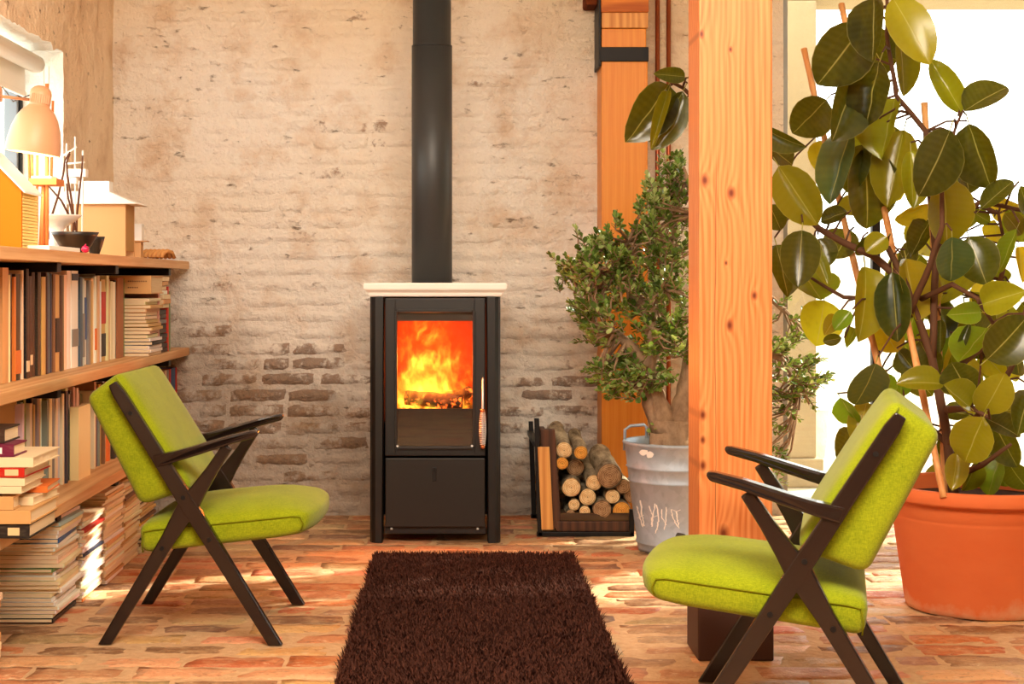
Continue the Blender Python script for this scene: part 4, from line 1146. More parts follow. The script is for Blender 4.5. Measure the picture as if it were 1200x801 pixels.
for a in [(350, 78, 215, 272, 150, 'd', -.2), (330, 225, 258, 442, 112, 'd', -.1), (385, -5, 385, 197, 92, 'd', -.25), (445, -5, 562, 188, 108, 'y', -.1), (402, 195, 350, 393, 115, 'd', -.15), (462, 100, 492, 302, 62, 'y', .1), (452, 308, 400, 492, 104, 'y', .05),
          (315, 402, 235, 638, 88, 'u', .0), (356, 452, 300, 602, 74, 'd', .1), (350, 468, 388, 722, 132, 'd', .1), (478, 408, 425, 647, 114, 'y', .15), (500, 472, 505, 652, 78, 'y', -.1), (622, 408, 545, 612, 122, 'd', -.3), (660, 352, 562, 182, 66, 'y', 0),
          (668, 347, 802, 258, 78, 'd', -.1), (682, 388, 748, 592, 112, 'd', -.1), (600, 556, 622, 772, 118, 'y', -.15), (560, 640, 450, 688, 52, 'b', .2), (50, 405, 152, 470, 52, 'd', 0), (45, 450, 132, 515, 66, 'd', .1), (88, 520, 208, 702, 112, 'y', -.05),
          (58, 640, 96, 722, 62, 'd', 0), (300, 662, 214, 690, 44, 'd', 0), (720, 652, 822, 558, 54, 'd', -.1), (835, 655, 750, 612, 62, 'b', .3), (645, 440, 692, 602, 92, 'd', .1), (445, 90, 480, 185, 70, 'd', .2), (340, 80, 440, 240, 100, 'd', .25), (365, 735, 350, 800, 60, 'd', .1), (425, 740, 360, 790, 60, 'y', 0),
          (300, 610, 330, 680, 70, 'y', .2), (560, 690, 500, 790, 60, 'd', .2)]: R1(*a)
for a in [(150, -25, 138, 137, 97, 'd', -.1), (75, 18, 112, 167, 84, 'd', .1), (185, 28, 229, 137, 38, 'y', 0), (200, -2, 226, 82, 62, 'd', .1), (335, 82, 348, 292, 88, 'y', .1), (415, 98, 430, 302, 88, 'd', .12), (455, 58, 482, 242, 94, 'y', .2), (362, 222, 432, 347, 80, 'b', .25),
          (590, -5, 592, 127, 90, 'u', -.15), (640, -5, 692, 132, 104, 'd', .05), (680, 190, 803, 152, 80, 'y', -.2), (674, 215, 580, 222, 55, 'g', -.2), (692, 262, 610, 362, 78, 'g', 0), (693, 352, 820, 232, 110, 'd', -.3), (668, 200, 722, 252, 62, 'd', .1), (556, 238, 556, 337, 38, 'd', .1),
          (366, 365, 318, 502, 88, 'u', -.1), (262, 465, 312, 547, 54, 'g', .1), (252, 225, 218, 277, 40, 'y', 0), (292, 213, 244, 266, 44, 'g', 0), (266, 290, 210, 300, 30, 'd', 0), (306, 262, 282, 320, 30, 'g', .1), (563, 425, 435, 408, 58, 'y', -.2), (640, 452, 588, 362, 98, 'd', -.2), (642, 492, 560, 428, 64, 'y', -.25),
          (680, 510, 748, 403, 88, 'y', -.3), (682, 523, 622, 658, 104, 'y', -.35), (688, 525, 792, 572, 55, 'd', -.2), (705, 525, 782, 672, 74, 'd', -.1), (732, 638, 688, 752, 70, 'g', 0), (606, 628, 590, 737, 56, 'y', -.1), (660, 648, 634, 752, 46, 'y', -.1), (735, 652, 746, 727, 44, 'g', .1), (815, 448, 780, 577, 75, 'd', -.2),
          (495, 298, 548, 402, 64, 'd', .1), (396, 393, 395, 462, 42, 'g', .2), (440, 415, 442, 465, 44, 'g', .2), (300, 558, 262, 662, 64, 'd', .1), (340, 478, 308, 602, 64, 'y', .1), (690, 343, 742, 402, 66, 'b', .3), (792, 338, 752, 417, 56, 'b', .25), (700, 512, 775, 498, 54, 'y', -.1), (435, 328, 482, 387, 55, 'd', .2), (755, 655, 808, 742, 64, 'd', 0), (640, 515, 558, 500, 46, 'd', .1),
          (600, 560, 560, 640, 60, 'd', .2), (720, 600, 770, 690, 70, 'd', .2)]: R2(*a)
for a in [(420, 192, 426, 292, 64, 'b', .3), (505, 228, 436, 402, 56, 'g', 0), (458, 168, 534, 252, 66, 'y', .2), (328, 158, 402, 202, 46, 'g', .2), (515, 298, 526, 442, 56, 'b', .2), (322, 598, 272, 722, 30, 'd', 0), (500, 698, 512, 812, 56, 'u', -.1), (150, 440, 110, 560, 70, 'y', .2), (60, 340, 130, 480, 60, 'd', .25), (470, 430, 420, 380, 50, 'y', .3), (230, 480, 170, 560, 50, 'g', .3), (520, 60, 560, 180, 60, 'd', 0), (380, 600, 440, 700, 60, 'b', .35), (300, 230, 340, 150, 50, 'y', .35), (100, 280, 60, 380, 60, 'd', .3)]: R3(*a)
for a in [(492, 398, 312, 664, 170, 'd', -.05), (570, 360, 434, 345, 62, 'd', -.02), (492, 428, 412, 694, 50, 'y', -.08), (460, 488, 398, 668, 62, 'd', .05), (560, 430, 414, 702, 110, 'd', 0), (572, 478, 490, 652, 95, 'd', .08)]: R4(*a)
random.seed(21)
tw = B(); k = 0
EXTRA = []
for i in range(44):
    cx, cy = random.choice(((1010, 130), (1080, 190), (1100, 300), (1150, 330), (1060, 400), (1165, 500), (1120, 540), (1170, 400), (990, 330)))
    a = random.uniform(.7, 2.4); x, y = cx+random.gauss(0, 28), cy+random.gauss(0, 34); L_ = random.uniform(38, 66)
    EXTRA.append((x, y, x+L_*math.cos(a), y+L_*math.sin(a), random.uniform(26, 42), random.choice('dyygb'), random.uniform(.25, .45)))
for rec in lf+[('0',)+e for e in EXTRA]:
    cr, bx_, by_, tx_, ty_, w, tone, dy = rec
    if cr != '0':
        ox, oy, s = CR[cr]; bx_, by_, tx_, ty_, w = ox+bx_/s, oy+by_/s, ox+tx_/s, oy+ty_/s, w/s
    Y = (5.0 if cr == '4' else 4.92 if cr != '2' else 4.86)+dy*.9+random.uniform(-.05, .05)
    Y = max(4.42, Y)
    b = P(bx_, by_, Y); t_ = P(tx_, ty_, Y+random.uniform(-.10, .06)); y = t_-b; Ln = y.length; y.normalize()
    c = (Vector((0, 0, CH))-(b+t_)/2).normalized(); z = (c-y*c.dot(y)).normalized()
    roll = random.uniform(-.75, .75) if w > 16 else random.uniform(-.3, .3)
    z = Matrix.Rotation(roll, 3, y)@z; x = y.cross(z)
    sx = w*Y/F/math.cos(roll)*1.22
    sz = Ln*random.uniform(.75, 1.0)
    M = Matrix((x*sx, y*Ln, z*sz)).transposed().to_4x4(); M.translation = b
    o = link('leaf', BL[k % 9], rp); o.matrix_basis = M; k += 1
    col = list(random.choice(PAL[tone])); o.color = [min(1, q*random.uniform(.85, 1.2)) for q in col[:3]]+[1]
    pe = b-y*Ln*.15; nd = min(NODES, key=lambda q: (q-pe).length)
    if (nd-pe).length > .02:
        mid = nd.lerp(pe, .5)+Vector((0, 0, .015)); tube(tw, [nd, mid, pe], [.0042, .0034, .003], 5, False)
link('petioles', mesh('petioles', tw, MAT['branch'], True), rp, kind='stuff')

# ------------------------------------------------------------------ wall shelves
XS = -1.178
SHELVES = {}
for nm, z1, y0, lab in (('top', 1.128, 2.9, 'topmost thick oak wall shelf carrying the lamp and card models'), ('mid', .747, 2.9, 'second oak wall shelf carrying tall books below the topmost shelf'), ('low', .372, 2.9, 'lowest oak wall shelf above the magazine stacks')):
    s = empty('wall_shelf', (-1.35, 5, z1), label=lab, cat='shelf', group='oak wall shelves')
    obj('board', box(WX+.012, XS, y0, 6.815, z1-.0345, z1, .003), MAT['shelf_wood'], s)
    for by in (3.4, 4.66, 5.46, 6.47):
        obj('bracket', box(WX+.012, XS-.022, by-.025, by+.025, z1-.034-.030, z1-.0348, .003), MAT['black_steel'], s)
# ------------------------------------------------------------------ books
CN = {'black': srgb(34, 28, 26), 'dark brown': srgb(62, 42, 32), 'tan': srgb(214, 164, 104), 'cream': srgb(240, 216, 176), 'white': srgb(246, 240, 230), 'navy': srgb(34, 48, 74), 'teal': srgb(66, 104, 120), 'grey': srgb(136, 134, 128), 'red': srgb(192, 36, 22), 'terracotta': srgb(190, 110, 78),
      'olive': srgb(104, 96, 50), 'orange': srgb(232, 120, 50), 'pink': srgb(222, 168, 146), 'blue': srgb(56, 92, 150), 'green': srgb(110, 140, 84), 'yellow': srgb(234, 190, 60), 'purple': srgb(110, 24, 60), 'pale blue': srgb(186, 204, 214), 'brown': srgb(120, 82, 54)}
def book_mesh(hard=True):
    """unit book: spine at +x, thickness along y, height along z; cover material 0, pages 1."""
    bm = B(); e = .06
    addbox(bm, -.985, -.02, -.5+e*1.6, .5-e*1.6, .008, .985, mi=1)
    addbox(bm, -1, 0, -.5, -.5+e*1.5, 0, 1, mi=0); addbox(bm, -1, 0, .5-e*1.5, .5, 0, 1, mi=0)
    t = bmesh.new(); n = 6; lo = []; hi = []
    for i in range(n+1):
        a = i/n*2-1; lo.append(t.verts.new((.012*(1-a*a), a*.5, 0))); hi.append(t.verts.new((.012*(1-a*a), a*.5, 1)))
    for i in range(n): t.faces.new((lo[i], lo[i+1], hi[i+1], hi[i]))
    b0 = [t.verts.new((-.02, -.5, 0)), t.verts.new((-.02, .5, 0)), t.verts.new((-.02, -.5, 1)), t.verts.new((-.02, .5, 1))]
    t.faces.new([b0[0]]+[b0[1]]+list(reversed(lo))); t.faces.new([b0[3], b0[2]]+hi)
    merge(bm, t, 0)
    return bm
BOOK = mesh('book', book_mesh(), [MAT['cover'], MAT['pages']])
def mag_mesh(seed):
    rnd = random.Random(seed); bm = B()
    addbox(bm, -1, 0, -.5, .5, .10, .90, mi=1)
    for z in (0, .90):
        addbox(bm, -1.0, .004, -.502, .502, z, z+.10, mi=0)
    addbox(bm, -.01, .006, -.502, .502, .05, .95, mi=0)
    for v in bm.verts: v.co.z += .22*noise.noise(Vector((v.co.x*1.3, v.co.y*1.6, seed*3.7)))
    return bm
REC = []                                            # upright books, for the labels
def upright(shelf, z0, y0, y1, h, colour, xf=-1.28, depth=.2, lean=0, patch=None, kind='book'):
    o = link('book', BOOK, None, (xf, (y0+y1)/2, z0)); o.scale = (depth, (y1-y0)*.985, h)
    o.rotation_euler = (lean, 0, random.uniform(-.012, .012))
    c = CN[colour]; o.color = [min(1, q*random.uniform(.85, 1.15)) for q in c[:3]]+[1]
    REC.append((shelf, o, colour, y1-y0, h, kind))
    for pc in patch or []:
        m, a, b = pc; bm = box(.0, .016, -.46, .46, a, b); q = local('spine_label', mesh('spine_label', bm, MAT['cover']), o); q.color = CN[m]
    return o
def YS(px, x=-1.28): return F*(-x)/(VX-px)
random.seed(5)
row1 = [(-46, -38, 'black', 0, None), (-38, -27, 'tan', 0, None), (-27, -18, 'dark brown', 0, None), (-18, -9, 'cream', 0, None), (-9, 1, 'dark brown', 0, None), (1, 8, 'tan', 0, None), (8, 9.6, 'cream', 0, None), (9.6, 15.4, 'black', 0, None), (15.4, 17.8, 'orange', 0, None), (17.8, 24, 'dark brown', 0, [('orange', .06, .28)]), (24, 25.4, 'cream', 0, None),
        (25.4, 28.6, 'black', 0, None), (28.6, 31.6, 'black', 0, [('cream', .06, .16)]), (31.6, 34.4, 'black', 0, None), (34.4, 38.2, 'dark brown', .01, [('cream', .12, .22)]), (38.2, 42, 'black', 0, None), (42, 45.6, 'dark brown', 0, None), (45.6, 47, 'olive', 0, None), (47, 51.6, 'tan', 0, None), (51.6, 53, 'dark brown', 0, None), (53, 55, 'navy', 0, None), (55, 58, 'teal', 0, None), (58, 59.4, 'grey', 0, None), (59.4, 61, 'navy', 0, None), (61, 63.6, 'brown', .02, None),
        (63.6, 68.6, 'tan', -.03, [('black', .2, .55)]), (68.6, 71.6, 'dark brown', .04, None), (71.6, 74.2, 'olive', .03, None), (74.2, 77.6, 'cream', .015, None), (77.6, 82, 'white', 0, None), (82, 90.2, 'white', 0, [('navy', .90, .97), ('grey', .22, .4)]), (90.2, 92.6, 'navy', 0, None), (92.6, 95.8, 'teal', 0, None), (95.8, 98, 'pale blue', 0, [('grey', .1, .6)]), (98, 100, 'grey', 0, None), (100, 102.4, 'white', 0, [('blue', .3, .8)]), (102.4, 104.6, 'grey', 0, None), (104.6, 107.2, 'tan', 0, None),
        (107.2, 110.2, 'cream', 0, None), (110.2, 112.4, 'white', 0, [('orange', .15, .4)]), (112.4, 115, 'pink', 0, None), (115, 118.6, 'white', 0, None), (118.6, 123.4, 'tan', 0, [('red', .46, .85), ('black', .06, .34)]), (123.4, 126, 'cream', 0, None), (126, 129.4, 'tan', 0, None), (129.4, 132, 'cream', .03, None), (132, 135.2, 'white', -.02, None), (135.2, 137.2, 'black', 0, None), (137.2, 144.4, 'terracotta', 0, None), (144.4, 146.2, 'green', 0, None)]
for a, b, c, ln_, pt_ in row1:
    h = random.uniform(.302, .328) if a < 76 else random.uniform(.288, .312)
    if a in (77.6, 82, 90.2): h = .325
    upright('upper', .7475, YS(a), YS(b), h, c, -1.28+random.uniform(-.006, .006), .22, ln_*.15, pt_)
upright('upper', .7475, 6.208, 6.242, .27, 'pink', -1.2, .24)
upright('upper', .7475, 6.41, 6.44, .27, 'red', -1.2, .24); upright('upper', .7475, 6.445, 6.475, .25, 'green', -1.2, .24); upright('upper', .7475, 6.48, 6.505, .26, 'cream', -1.21, .24)
seq2 = ['white', 'pale blue', 'cream', 'green', 'cream', 'black', 'tan', 'grey', 'cream', 'navy', 'tan', 'white', 'grey', 'olive', 'cream', 'black', 'grey', 'cream', 'white', 'black', 'pale blue', 'cream', 'navy', 'cream', 'grey', 'white', 'dark brown', 'pink', 'cream']
px = 26.5; i = 0
while px < 91:
    w = random.uniform(1.5, 3.4); upright('middle', .3725, YS(px), YS(px+w), random.uniform(.285, .325), seq2[i % len(seq2)], -1.285+random.uniform(-.012, .006), .2, random.uniform(-.008, .008)); px += w; i += 1
seq3 = ['cream', 'brown', 'tan', 'purple', 'cream', 'dark brown', 'pink', 'olive', 'cream', 'tan', 'purple', 'grey', 'yellow', 'brown', 'white', 'tan', 'orange', 'cream', 'dark brown', 'teal', 'tan', 'cream', 'black', 'cream', 'tan', 'yellow', 'grey', 'brown', 'pale blue', 'tan', 'black', 'cream']
i = 0; px = 91.5
while px < 179:
    w = random.uniform(1.6, 3.0); upright('middle', .3725, YS(px), YS(px+w), random.uniform(.26, .31), seq3[i % len(seq3)], -1.285-(.035 if px < 108 else 0)+random.uniform(-.012, .006), .18, random.uniform(-.006, .006)); px += w; i += 1
for a, b, c in ((193, 195.5, 'cream'), (195.5, 198, 'grey'), (198, 200.4, 'red'), (200.4, 205.6, 'blue'), (205.6, 207.6, 'red'), (207.6, 209.6, 'dark brown'), (209.6, 215, 'tan')):
    upright('middle', .3725, YS(a, -1.24), YS(b, -1.24), .285, c, -1.24, .2)
bx_ = upright('middle', .3725, YS(92.2, -1.255), YS(106, -1.255), .245, 'cream', -1.255, .03, kind='file'); bx_.name = 'box_file'
ORD = ['first', 'second', 'third', 'fourth', 'fifth', 'sixth', 'seventh', 'eighth', 'ninth', 'tenth', 'eleventh', 'twelfth', 'thirteenth', 'fourteenth', 'fifteenth', 'sixteenth', 'seventeenth', 'eighteenth', 'nineteenth', 'twentieth', 'twenty-first', 'twenty-second', 'twenty-third', 'twenty-fourth', 'twenty-fifth', 'twenty-sixth', 'twenty-seventh', 'twenty-eighth', 'twenty-ninth', 'thirtieth']
for sh in ('upper', 'middle'):
    byc = {}
    for r in sorted([r for r in REC if r[0] == sh and r[5] == 'book'], key=lambda r: -r[1].location.y): byc.setdefault(r[2], []).append(r)
    for c, rs in byc.items():
        for n_, r in enumerate(rs):
            th_ = 'slim' if r[3] < .022 else 'thick' if r[3] > .05 else 'medium-thick'
            where = 'only %s spine there' % c if len(rs) == 1 else '%s %s spine from the back wall' % (ORD[n_], c)
            setp(r[1], '%s %s book on the %s shelf, %s' % (th_, c, sh, where), 'book', 'upright books on the %s shelf' % sh)
setp(bx_, 'broad cream box file standing proud of the thin books on the middle shelf', 'box file')
kb = empty('card_box', (-1.38, 4.2, .3725), label='big plain tan cardboard box on the middle shelf behind the book pile', cat='box')
obj('carton', box(-1.48, -1.285, 3.86, 4.49, .3725, .70, .004), MAT['kraft'], kb)
obj('lid_flap', box(-1.48, -1.28, 3.86, 4.492, .675, .703, .003), MAT['kraft'], kb)

MG = [mesh('magazine', mag_mesh(i), [MAT['cover'], MAT['pages']]) for i in range(7)]
def stack(tag, where, y0, y1, z0, ztop, n, cols, special={}, xf=-1.2, jit=.012, depth=.30, group=None):
    z = z0; th_ = (ztop-z0)/n
    for i in range(n):
        o = link('magazine', MG[random.randrange(7)], None, (xf+random.uniform(-jit, jit*.6), (y0+y1)/2+random.uniform(-jit, jit)*.5, z))
        t_ = th_*random.uniform(.8, 1.0)
        o.scale = (depth, (y1-y0)-.014, t_); z += th_
        c = special.get(i, random.choice(cols)); o.color = [min(1, q*random.uniform(.9, 1.08)) for q in CN[c][:3]]+[1]
        o.rotation_euler = (0, 0, random.gauss(0, .02))
        setp(o, '%s magazine, %s from the bottom, %s' % (c, ORD[i], where), 'magazine', 'magazines in the '+where)
stack('a', 'front floor stack under the lowest shelf', 4.66, 4.945, .002, .318, 25, ['white', 'white', 'cream'], {0: 'black', 12: 'green', 19: 'blue', 23: 'pale blue'}, -1.205, .02)
stack('b', 'floor stack second from the front', 4.955, 5.235, .002, .27, 24, ['white', 'white', 'cream'], {0: 'orange', 20: 'red', 13: 'navy'}, -1.2, .012)
stack('c', 'floor stack third from the front', 5.245, 5.54, .002, .315, 27, ['cream', 'tan', 'cream', 'white'], {}, -1.195, .008)
stack('d', 'floor stack fourth from the front', 5.55, 5.84, .002, .312, 27, ['cream', 'tan', 'cream'], {21: 'brown'}, -1.2, .01)
stack('e', 'rearmost floor stack', 5.85, 6.14, .002, .31, 24, ['tan', 'cream', 'brown'], {8: 'yellow', 3: 'black', 16: 'dark brown'}, -1.2, .012)
stack('f', 'flat pile between upright upper books', 5.955, 6.20, .7485, .975, 16, ['cream', 'white', 'tan'], {3: 'black', 6: 'pink'}, -1.185, .018, .24)
stack('g', 'pale pile at the upper shelf wall end', 6.25, 6.405, .93, 1.06, 7, ['cream', 'tan', 'white'], {}, -1.195, .016, .22)
stack('h', 'dark pile at the upper shelf wall end', 6.25, 6.405, .7485, .925, 9, ['black', 'dark brown'], {6: 'grey'}, -1.2, .005, .22)
stack('i', 'loose floor pile before the front stack', 3.9, 4.06, .002, .22, 10, ['cream', 'tan'], {}, -1.20, .008, .3)

def pile_book(name, x1, y0, y1, z0, z1, colour, label, cat='book', w=.2, paper='pages', rot=0, rag=False):
    root = empty(name, (x1-w/2, (y0+y1)/2, z0), label=label, cat=cat); root.rotation_euler = (0, 0, rot)
    t_ = min(.004, (z1-z0)*.12); hy = (y1-y0)/2; hx = w/2; h = z1-z0
    bm = B(); addbox(bm, -hx, hx, -hy, hy, 0, t_); addbox(bm, -hx, hx, -hy, hy, h-t_, h); addbox(bm, -hx, hx, -hy-.003, -hy+.003, 0, h, .001)
    c = local('cover', mesh('cover', bm, MAT['cover']), root); c.color = CN[colour]
    bm = B(); addbox(bm, -hx+.004, hx-.004, -hy+.003, hy-.005, t_, h-t_)
    if rag:
        bmesh.ops.subdivide_edges(bm, edges=list(bm.edges), cuts=7, use_grid_fill=True)
        for v in bm.verts: v.co += Vector((.010*noise.noise(v.co*40), .006*noise.noise(v.co*30+Vector((9, 0, 0))), .002*noise.noise(v.co*60)))
    g = local('pages', mesh('pages', bm, MAT[paper]), root)
    return root, c
PY = 3.955
pb, pc = pile_book('book', -1.095, PY, PY+.27, .374, .411, 'black', 'black-spined book with two tan labels, lowest in the leaning pile', w=.34)
for x in (-.03, .115): local('spine_label', mesh('spine_label', box(x, x+.03, -.1395, -.137, .008, .028), MAT['label']), pb)
pile_book('book', -1.09, PY-.005, PY+.265, .412, .447, 'tan', 'broad tan book on top of the black-spined one in the pile', w=.33)
pile_book('book', -1.135, PY-.005, PY+.06, .448, .482, 'tan', 'short tan booklet by the spine ends in the pile', w=.2)
pile_book('book', -1.10, PY+.08, PY+.30, .448, .470, 'cream', 'cream paperback pushed back in the middle of the pile', w=.2, rot=-.05)
pile_book('book', -1.095, PY+.15, PY+.32, .471, .488, 'orange', 'worn orange booklet sticking out of the pile toward the books', w=.2, rot=.06)
pile_book('book', -1.115, PY, PY+.2, .489, .508, 'cream', 'cream paperback two below the red book in the pile', w=.2)
pile_book('book', -1.11, PY, PY+.22, .509, .530, 'cream', 'cream hardback directly below the red book in the pile', w=.2, rot=.02)
rb, rc = pile_book('book', -1.105, PY, PY+.235, .531, .556, 'red', 'red-spined book in the upper half of the pile', w=.2, rot=-.02)
local('spine_label', mesh('spine_label', box(.05, .085, -.122, -.1195, .005, .021), MAT['label']), rb)
pile_book('book', -1.085, PY, PY+.26, .557, .583, 'cream', 'thick ragged cream paperback under the small purple book', w=.2, rag=True)
pbk, _ = pile_book('book', -1.135, PY, PY+.12, .584, .616, 'purple', 'small purple book on top of the pile', w=.12)
local('spine_label', mesh('spine_label', box(.0, .03, -.0645, -.062, .008, .024), MAT['white_card']), pbk)
pile_book('box_file', -1.165, PY+.02, PY+.16, .617, .655, 'dark brown', 'small dark brown box behind the purple book topmost on the pile', 'box', w=.12)
tb, _ = pile_book('book', -1.176, 5.95, 6.20, .990, 1.060, 'tan', 'thick tan book with faint lettering lying on the flat pile', w=.25)
bm = B()
for r_, (z, n_) in enumerate(((.046, 9), (.022, 5))):
    for k_ in range(n_): addbox(bm, .035+k_*.0085, .035+k_*.0085+.005, -.1292, -.1275, z, z+.005)
local('lettering', mesh('lettering', bm, MAT['ink']), tb)
# ------------------------------------------------------------------ things on the topmost shelf
ZT = 1.1285
# desk lamp: bell shade on a jointed arm, foot further along the shelf
LXc, LYc = (38-VX)*4.84/F, 4.84
lp = empty('desk_lamp', (-1.36, 4.35, ZT), label='putty coloured desk lamp with bell shade lit on the topmost shelf', cat='lamp')
tilt = Matrix.Translation((LXc, LYc, 1.44))@Matrix.Rotation(math.radians(8), 4, 'Y')
bm = B(); out = [(.085, 0), (.0855, .012), (.083, .04), (.076, .078), (.064, .112), (.050, .134), (.036, .146), (.033, .150), (.0325, .152)]
inn = [(r-.002, z) for r, z in reversed(out[:-1])]
lathe(bm, out+[(.028, .15)]+inn, n=40); bmesh.ops.transform(bm, matrix=tilt, verts=bm.verts); shade = obj('shade', bm, MAT['lampshade'], lp)
bm = B(); lathe(bm, [(.032, .15), (.034, .156), (.034, .190), (.031, .200), (.022, .210), (.012, .214), (0, .215)], n=28)
for k in range(9):
    a = -.9+k*.2-1.2
    addbox(bm, .0325*math.cos(a)-.0016, .0365*math.cos(a)+.0016, .0345*math.sin(a)-.002, .0345*math.sin(a)+.002, .158, .186)
bmesh.ops.transform(bm, matrix=tilt, verts=bm.verts); obj('socket_cap', bm, MAT['lampshade'], lp)
bm = B(); t = bmesh.new(); bmesh.ops.create_uvsphere(t, u_segments=16, v_segments=10, radius=.028); bmesh.ops.translate(t, vec=(0, 0, .055), verts=t.verts); merge(bm, t); tube(bm, [(0, 0, .075), (0, 0, .15)], .013, 12)
bmesh.ops.transform(bm, matrix=tilt, verts=bm.verts); obj('bulb', bm, MAT['bulb'], lp, smooth=True)
bm = B(); j1 = Vector((-1.40, 4.70, 1.615)); j2 = Vector((-1.42, 4.28, 1.50))
addbox(bm, j1.x-.01, j1.x+.012, j1.y-.03, j1.y+.02, j1.z-.03, j1.z+.02, .008); obj('joint', bm, MAT['lampshade'], lp)
bm = B(); tube(bm, [tilt@Vector((-.03, -.01, .165)), j1+Vector((.005, 0, -.012))], .005, 8); tube(bm, [j1, j2], .007, 8); tube(bm, [j2, Vector((-1.38, 4.33, 1.15))], .007, 8); obj('arm', bm, MAT['lampshade'], lp)
bm = B(); lathe(bm, [(0, 0), (.07, 0), (.072, .01), (.065, .02), (.015, .026), (.012, .04), (0, .04)], (-1.38, 4.33, ZT), 32); obj('foot', bm, MAT['lampshade'], lp)
bm = B(); tube(bm, [tilt@Vector((-.03, -.012, .18)), P(15, 119, 4.78), P(9, 110, 4.75), P(3, 102, 4.72), P(-8, 108, 4.7)], .0022, 6); obj('cable', bm, MAT['frame_grey'], lp)
lamp('lamp_bulb_light', 'POINT', tilt@Vector((0, 0, .012)), (0, 0, 0), 2.2, (1.0, .78, .48), .03)

# ochre card house, gable front, ribbed side wall, white roof
hs = empty('card_house', (-1.36, 4.5, ZT), label='ochre card model house with white gable roof under the desk lamp', cat='model')
hx1, hx0, hy0, hy1, he, hp = -1.25, -1.47, 4.43, 4.60, 1.300, 1.412
bm = B(); vs_ = [bm.verts.new(q) for q in ((hx0, hy0, ZT), (hx1, hy0, ZT), (hx1, hy0, he), ((hx0+hx1)/2, hy0, hp), (hx0, hy0, he))]; bm.faces.new(vs_)
r = bmesh.ops.extrude_face_region(bm, geom=list(bm.faces)); bmesh.ops.translate(bm, vec=(0, .012, 0), verts=[v for v in r['geom'] if isinstance(v, bmesh.types.BMVert)]); bmesh.ops.recalc_face_normals(bm, faces=bm.faces); obj('gable_front', bm, MAT['yellow_card'], hs)
bm = B(); addbox(bm, hx0+.004, hx1-.004, hy0+.012, hy1, ZT, he); obj('core', bm, MAT['pale_yellow'], hs)
for k in range(18):
    z = ZT+.002+k*(he-ZT-.004)/18; me_ = None
    bm = box(hx1-.004, hx1+.0015, hy0+.012, hy1, z, z+(he-ZT)/18-.002, .001, 1); obj('side_slat', bm, MAT['pale_yellow'], hs)
for s in (-1, 1):
    xm = (hx0+hx1)/2; xe = hx1+.012 if s > 0 else hx0-.012; ze = he-.012
    bm = B(); prism(bm, [(xm, hp+.002), (xe, ze+.002), (xe, ze+.008), (xm, hp+.010)], hy0-.012, hy1+.01); obj('roof_panel', bm, MAT['white_card'], hs)
# balsa tower
tw_ = empty('stick_tower', (-1.32, 4.96, ZT), label='balsa stick tower model with a small platform behind the lamp', cat='model')
for i, (a, b) in enumerate((((43, 288), (44, 125)), ((47, 288), (51, 212)), ((53, 288), (52, 212)), ((55, 288), (55, 98)), ((60, 215), (62, 118)), ((35, 215), (32, 130)), ((49, 288), (51, 212)), ((38, 214), (37, 165)))):
    bm = B(); Y = 4.94+.02*(i % 3); p, q = P(*a, Y), P(*b, Y); p.z = max(p.z, ZT) if a[1] > 280 else p.z; p.z = ZT if a[1] > 280 else p.z
    tube(bm, [p, q], .0045 if i not in (1, 2, 3) else .006, 6); obj('stick', bm, MAT['stick'], tw_)
A_, B_ = P(37, 217, 4.95), P(69, 211, 4.95)
obj('platform', box(A_.x, B_.x, 4.92, 5.02, A_.z, B_.z+.004, .001), MAT['stick'], tw_)
bm = box(A_.x+.005, B_.x-.02, 4.93, 5.01, B_.z+.005, B_.z+.012); obj('deck_sheet', bm, MAT['white_card'], tw_)
# white card tower
wt = empty('white_card_tower', (-1.38, 5.55, ZT), label='white skeletal card tower model beside the kraft card house', cat='model')
for i, (a, b) in enumerate((((77, 300), (78, 168)), ((88, 300), (88, 160)), ((96, 300), (97, 176)), ((70, 185), (90, 172)), ((76, 192), (99, 190)), ((82, 300), (82, 200)))):
    bm = B(); p, q = P(*a, 5.5+.02*(i % 2)), P(*b, 5.5+.02*(i % 2))
    if a[1] == 300: p.z = ZT
    tube(bm, [p, q], .0035, 5); obj('stick', bm, MAT['white_card'], wt)
for a in ((80, 198, 101, 207), (84, 208, 90, 215)):
    p, q = P(a[0], a[3], 5.5), P(a[2], a[1], 5.5); obj('card_panel', box(p.x, q.x, 5.49, 5.53, p.z, q.z), MAT['white_card'], wt)
# compote dish
cd = empty('compote_dish', (-1.33, 5.13, ZT), label='cream footed dish behind the black bowls', cat='dish')
cx_ = (66-VX)*5.13/F
bm = B(); lathe(bm, [(0, .002), (.05, 0), (.052, .005), (.035, .02), (.022, .05), (.022, .075), (.035, .092), (.06, .108), (.082, .126), (.084, .130), (.079, .128), (.05, .112), (0, .105)], (cx_, 5.13, ZT), 36); obj('dish', bm, MAT['ceramic'], cd)
# black bowls
for i, (px_, x_, r_, h_, lab) in enumerate(((88, -1.25, .078, .070, 'black lacquer bowl nearer the lamp on the topmost shelf'), (111, -1.265, .036, .066, 'small black bowl beside the kraft card house'))):
    Y = F*(-x_)/(VX-px_); bm = B(); k = r_/.078
    lathe(bm, [(0, .004), (.03*k, 0), (.036*k, .004), (.055*k, .03), (.070*k, h_*.8), (r_, h_), (r_-.004, h_), (.05*k, .028), (0, .012)], (x_, Y, ZT), 36)
    obj('bowl', bm, MAT['black_bowl'], label=lab, cat='bowl', group='black bowls on the topmost shelf')
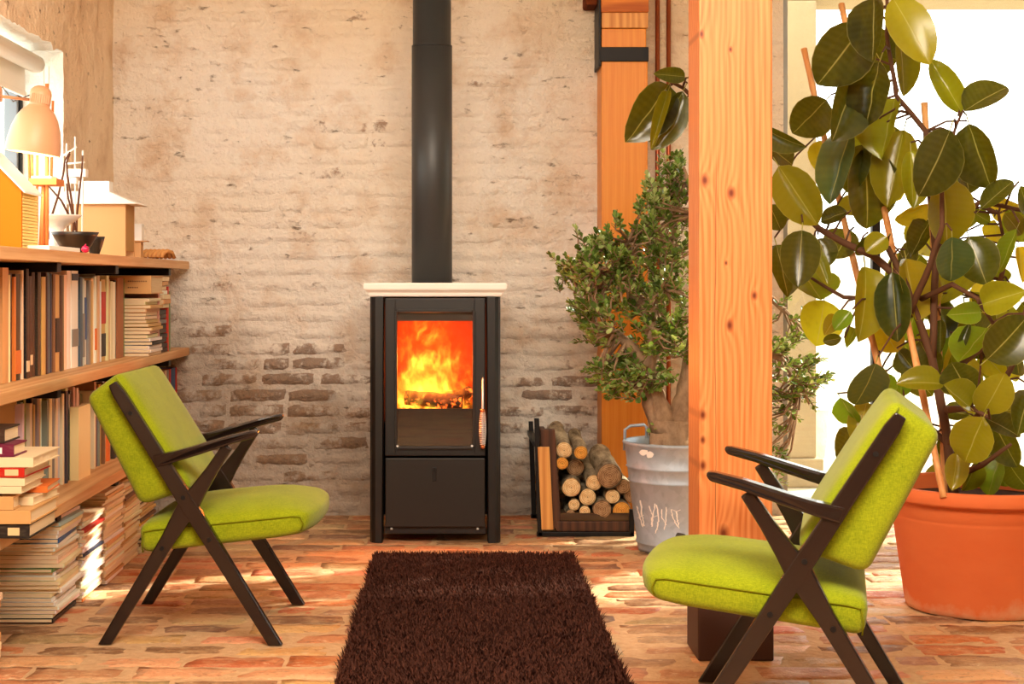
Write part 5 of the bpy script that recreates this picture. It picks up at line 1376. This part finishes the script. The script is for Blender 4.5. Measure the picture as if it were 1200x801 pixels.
# dark twigs
tgw = empty('twig_bundle', (-1.33, 5.36, ZT), label='bundle of dark bare twigs standing between the models', cat='twigs')
for i, pl in enumerate(([(88, 270), (84, 235), (79, 205), (78, 190), (82, 180)], [(57, 288), (60, 255), (68, 230), (74, 205), (76, 188), (82, 178)], [(89, 290), (90, 255), (93, 225), (96, 200), (97, 182)], [(86, 262), (72, 235), (57, 218)], [(85, 290), (86, 255), (80, 232), (78, 215)])):
    bm = B(); pts = [P(x, y, 5.34+.012*i) for x, y in pl]
    if pl[0][1] > 280: pts[0].z = ZT
    tube(bm, pts, [lerp(.0045, .0028, k/(len(pts)-1)) for k in range(len(pts))], 7); obj('twig', bm, MAT['twig'], tgw)
# small flat white book, magenta bobble
obj('white_notebook', box(-1.30, -1.185, YS(58, -1.185), YS(94, -1.185), ZT, ZT+.013, .002), MAT['white_card'], label='flat white notebook at the shelf edge below the bowls', cat='notebook')
bm = B(); t = bmesh.new(); bmesh.ops.create_uvsphere(t, u_segments=20, v_segments=12, radius=.012); merge(bm, t)
for v in bm.verts: v.co *= 1+.12*math.sin(6*math.atan2(v.co.y, v.co.x))*(1-abs(v.co.z)/.012)
tube(bm, [(0, 0, .011), (.002, 0, .017)], .002, 6)
q = P(101, 290, 4.93); obj('magenta_trinket', bm, MAT['magenta'], loc=(-1.192, 4.955, ZT+.012), smooth=True, label='small magenta trinket at the shelf edge beside the white notebook', cat='trinket')
# kraft card house with white hipped roof
kh = empty('kraft_card_house', (-1.33, 5.8, ZT), label='kraft card model house with white oversailing roof near the back wall', cat='model')
KY = 5.69; kx0, kx1 = -1.42, (147-VX)*KY/F; kz = CH+(VY-239)*KY/F
obj('front_wall', box(kx0, kx1, KY, KY+.012, ZT, kz, .001), MAT['kraft'], kh)
obj('side_wall', box(kx1-.012, kx1, KY+.012, KY+.15, ZT+.022, kz, .001), MAT['kraft_dark'], kh)
obj('rear_wall', box(kx0, kx1, KY+.15, KY+.162, ZT, kz, .001), MAT['kraft'], kh)
bm = B(); x_o = (163-VX)*(KY+.02)/F
lo_ = [bm.verts.new(q) for q in ((-1.46, KY-.03, kz), (x_o, KY-.03, kz), (x_o, KY+.20, kz), (-1.46, KY+.20, kz))]
xm_ = (128-VX)*(KY+.08)/F; zt_ = CH+(VY-224)*(KY+.06)/F
hi_ = [bm.verts.new(q) for q in ((-1.46, KY+.06, zt_), (xm_, KY+.06, zt_), (xm_, KY+.16, zt_), (-1.46, KY+.16, zt_))]
bm.faces.new(list(reversed(lo_))); bm.faces.new(hi_)
for k in range(4): bm.faces.new((lo_[k], lo_[(k+1) % 4], hi_[(k+1) % 4], hi_[k]))
obj('roof', bm, MAT['white_card'], kh)
zb_ = CH+(VY-212)*(KY+.08)/F
obj('roof_box', box((92-VX)*(KY+.08)/F, xm_, KY+.08, KY+.15, zt_-.001, zb_, .001), MAT['white_card'], kh)
# small block model and white cube
Yb = 5.98; xb0, xb1 = (157-VX)*Yb/F, (165-VX)*Yb/F; zb1 = CH+(VY-283)*Yb/F
kbm = empty('kraft_block', ((xb0+xb1)/2, Yb, ZT), label='small kraft block with thin cap plate under the white cube', cat='model')
obj('block', box(xb0, xb1, Yb, Yb+.05, ZT, zb1, .001), MAT['kraft'], kbm); obj('cap_plate', box(xb0-.002, xb1+.022, Yb-.01, Yb+.06, zb1, zb1+.004, .001), MAT['kraft'], kbm)
wc = empty('white_cube', ((xb0+xb1)/2, Yb, zb1+.004), label='little white card cube standing on the small kraft block', cat='model')
obj('cube_shell', box(xb0+.002, xb1+.004, Yb, Yb+.05, zb1+.0045, CH+(VY-262)*Yb/F, .001), MAT['white_card'], wc)
# rope hank
rh = empty('rope_hank', (-1.24, 6.36, ZT), label='tan rope coiled in a small hank by the back wall', cat='rope')
bm = B()
for k in range(6):
    x = -1.275+.017*k
    tube(bm, [(x-.012, 6.30, ZT+.008), (x-.008, 6.305, ZT+.024), (x+.006, 6.32, ZT+.036), (x+.020, 6.35, ZT+.030), (x+.026, 6.37, ZT+.008)], .0085, 7)
obj('coil', bm, MAT['rope'], rh)
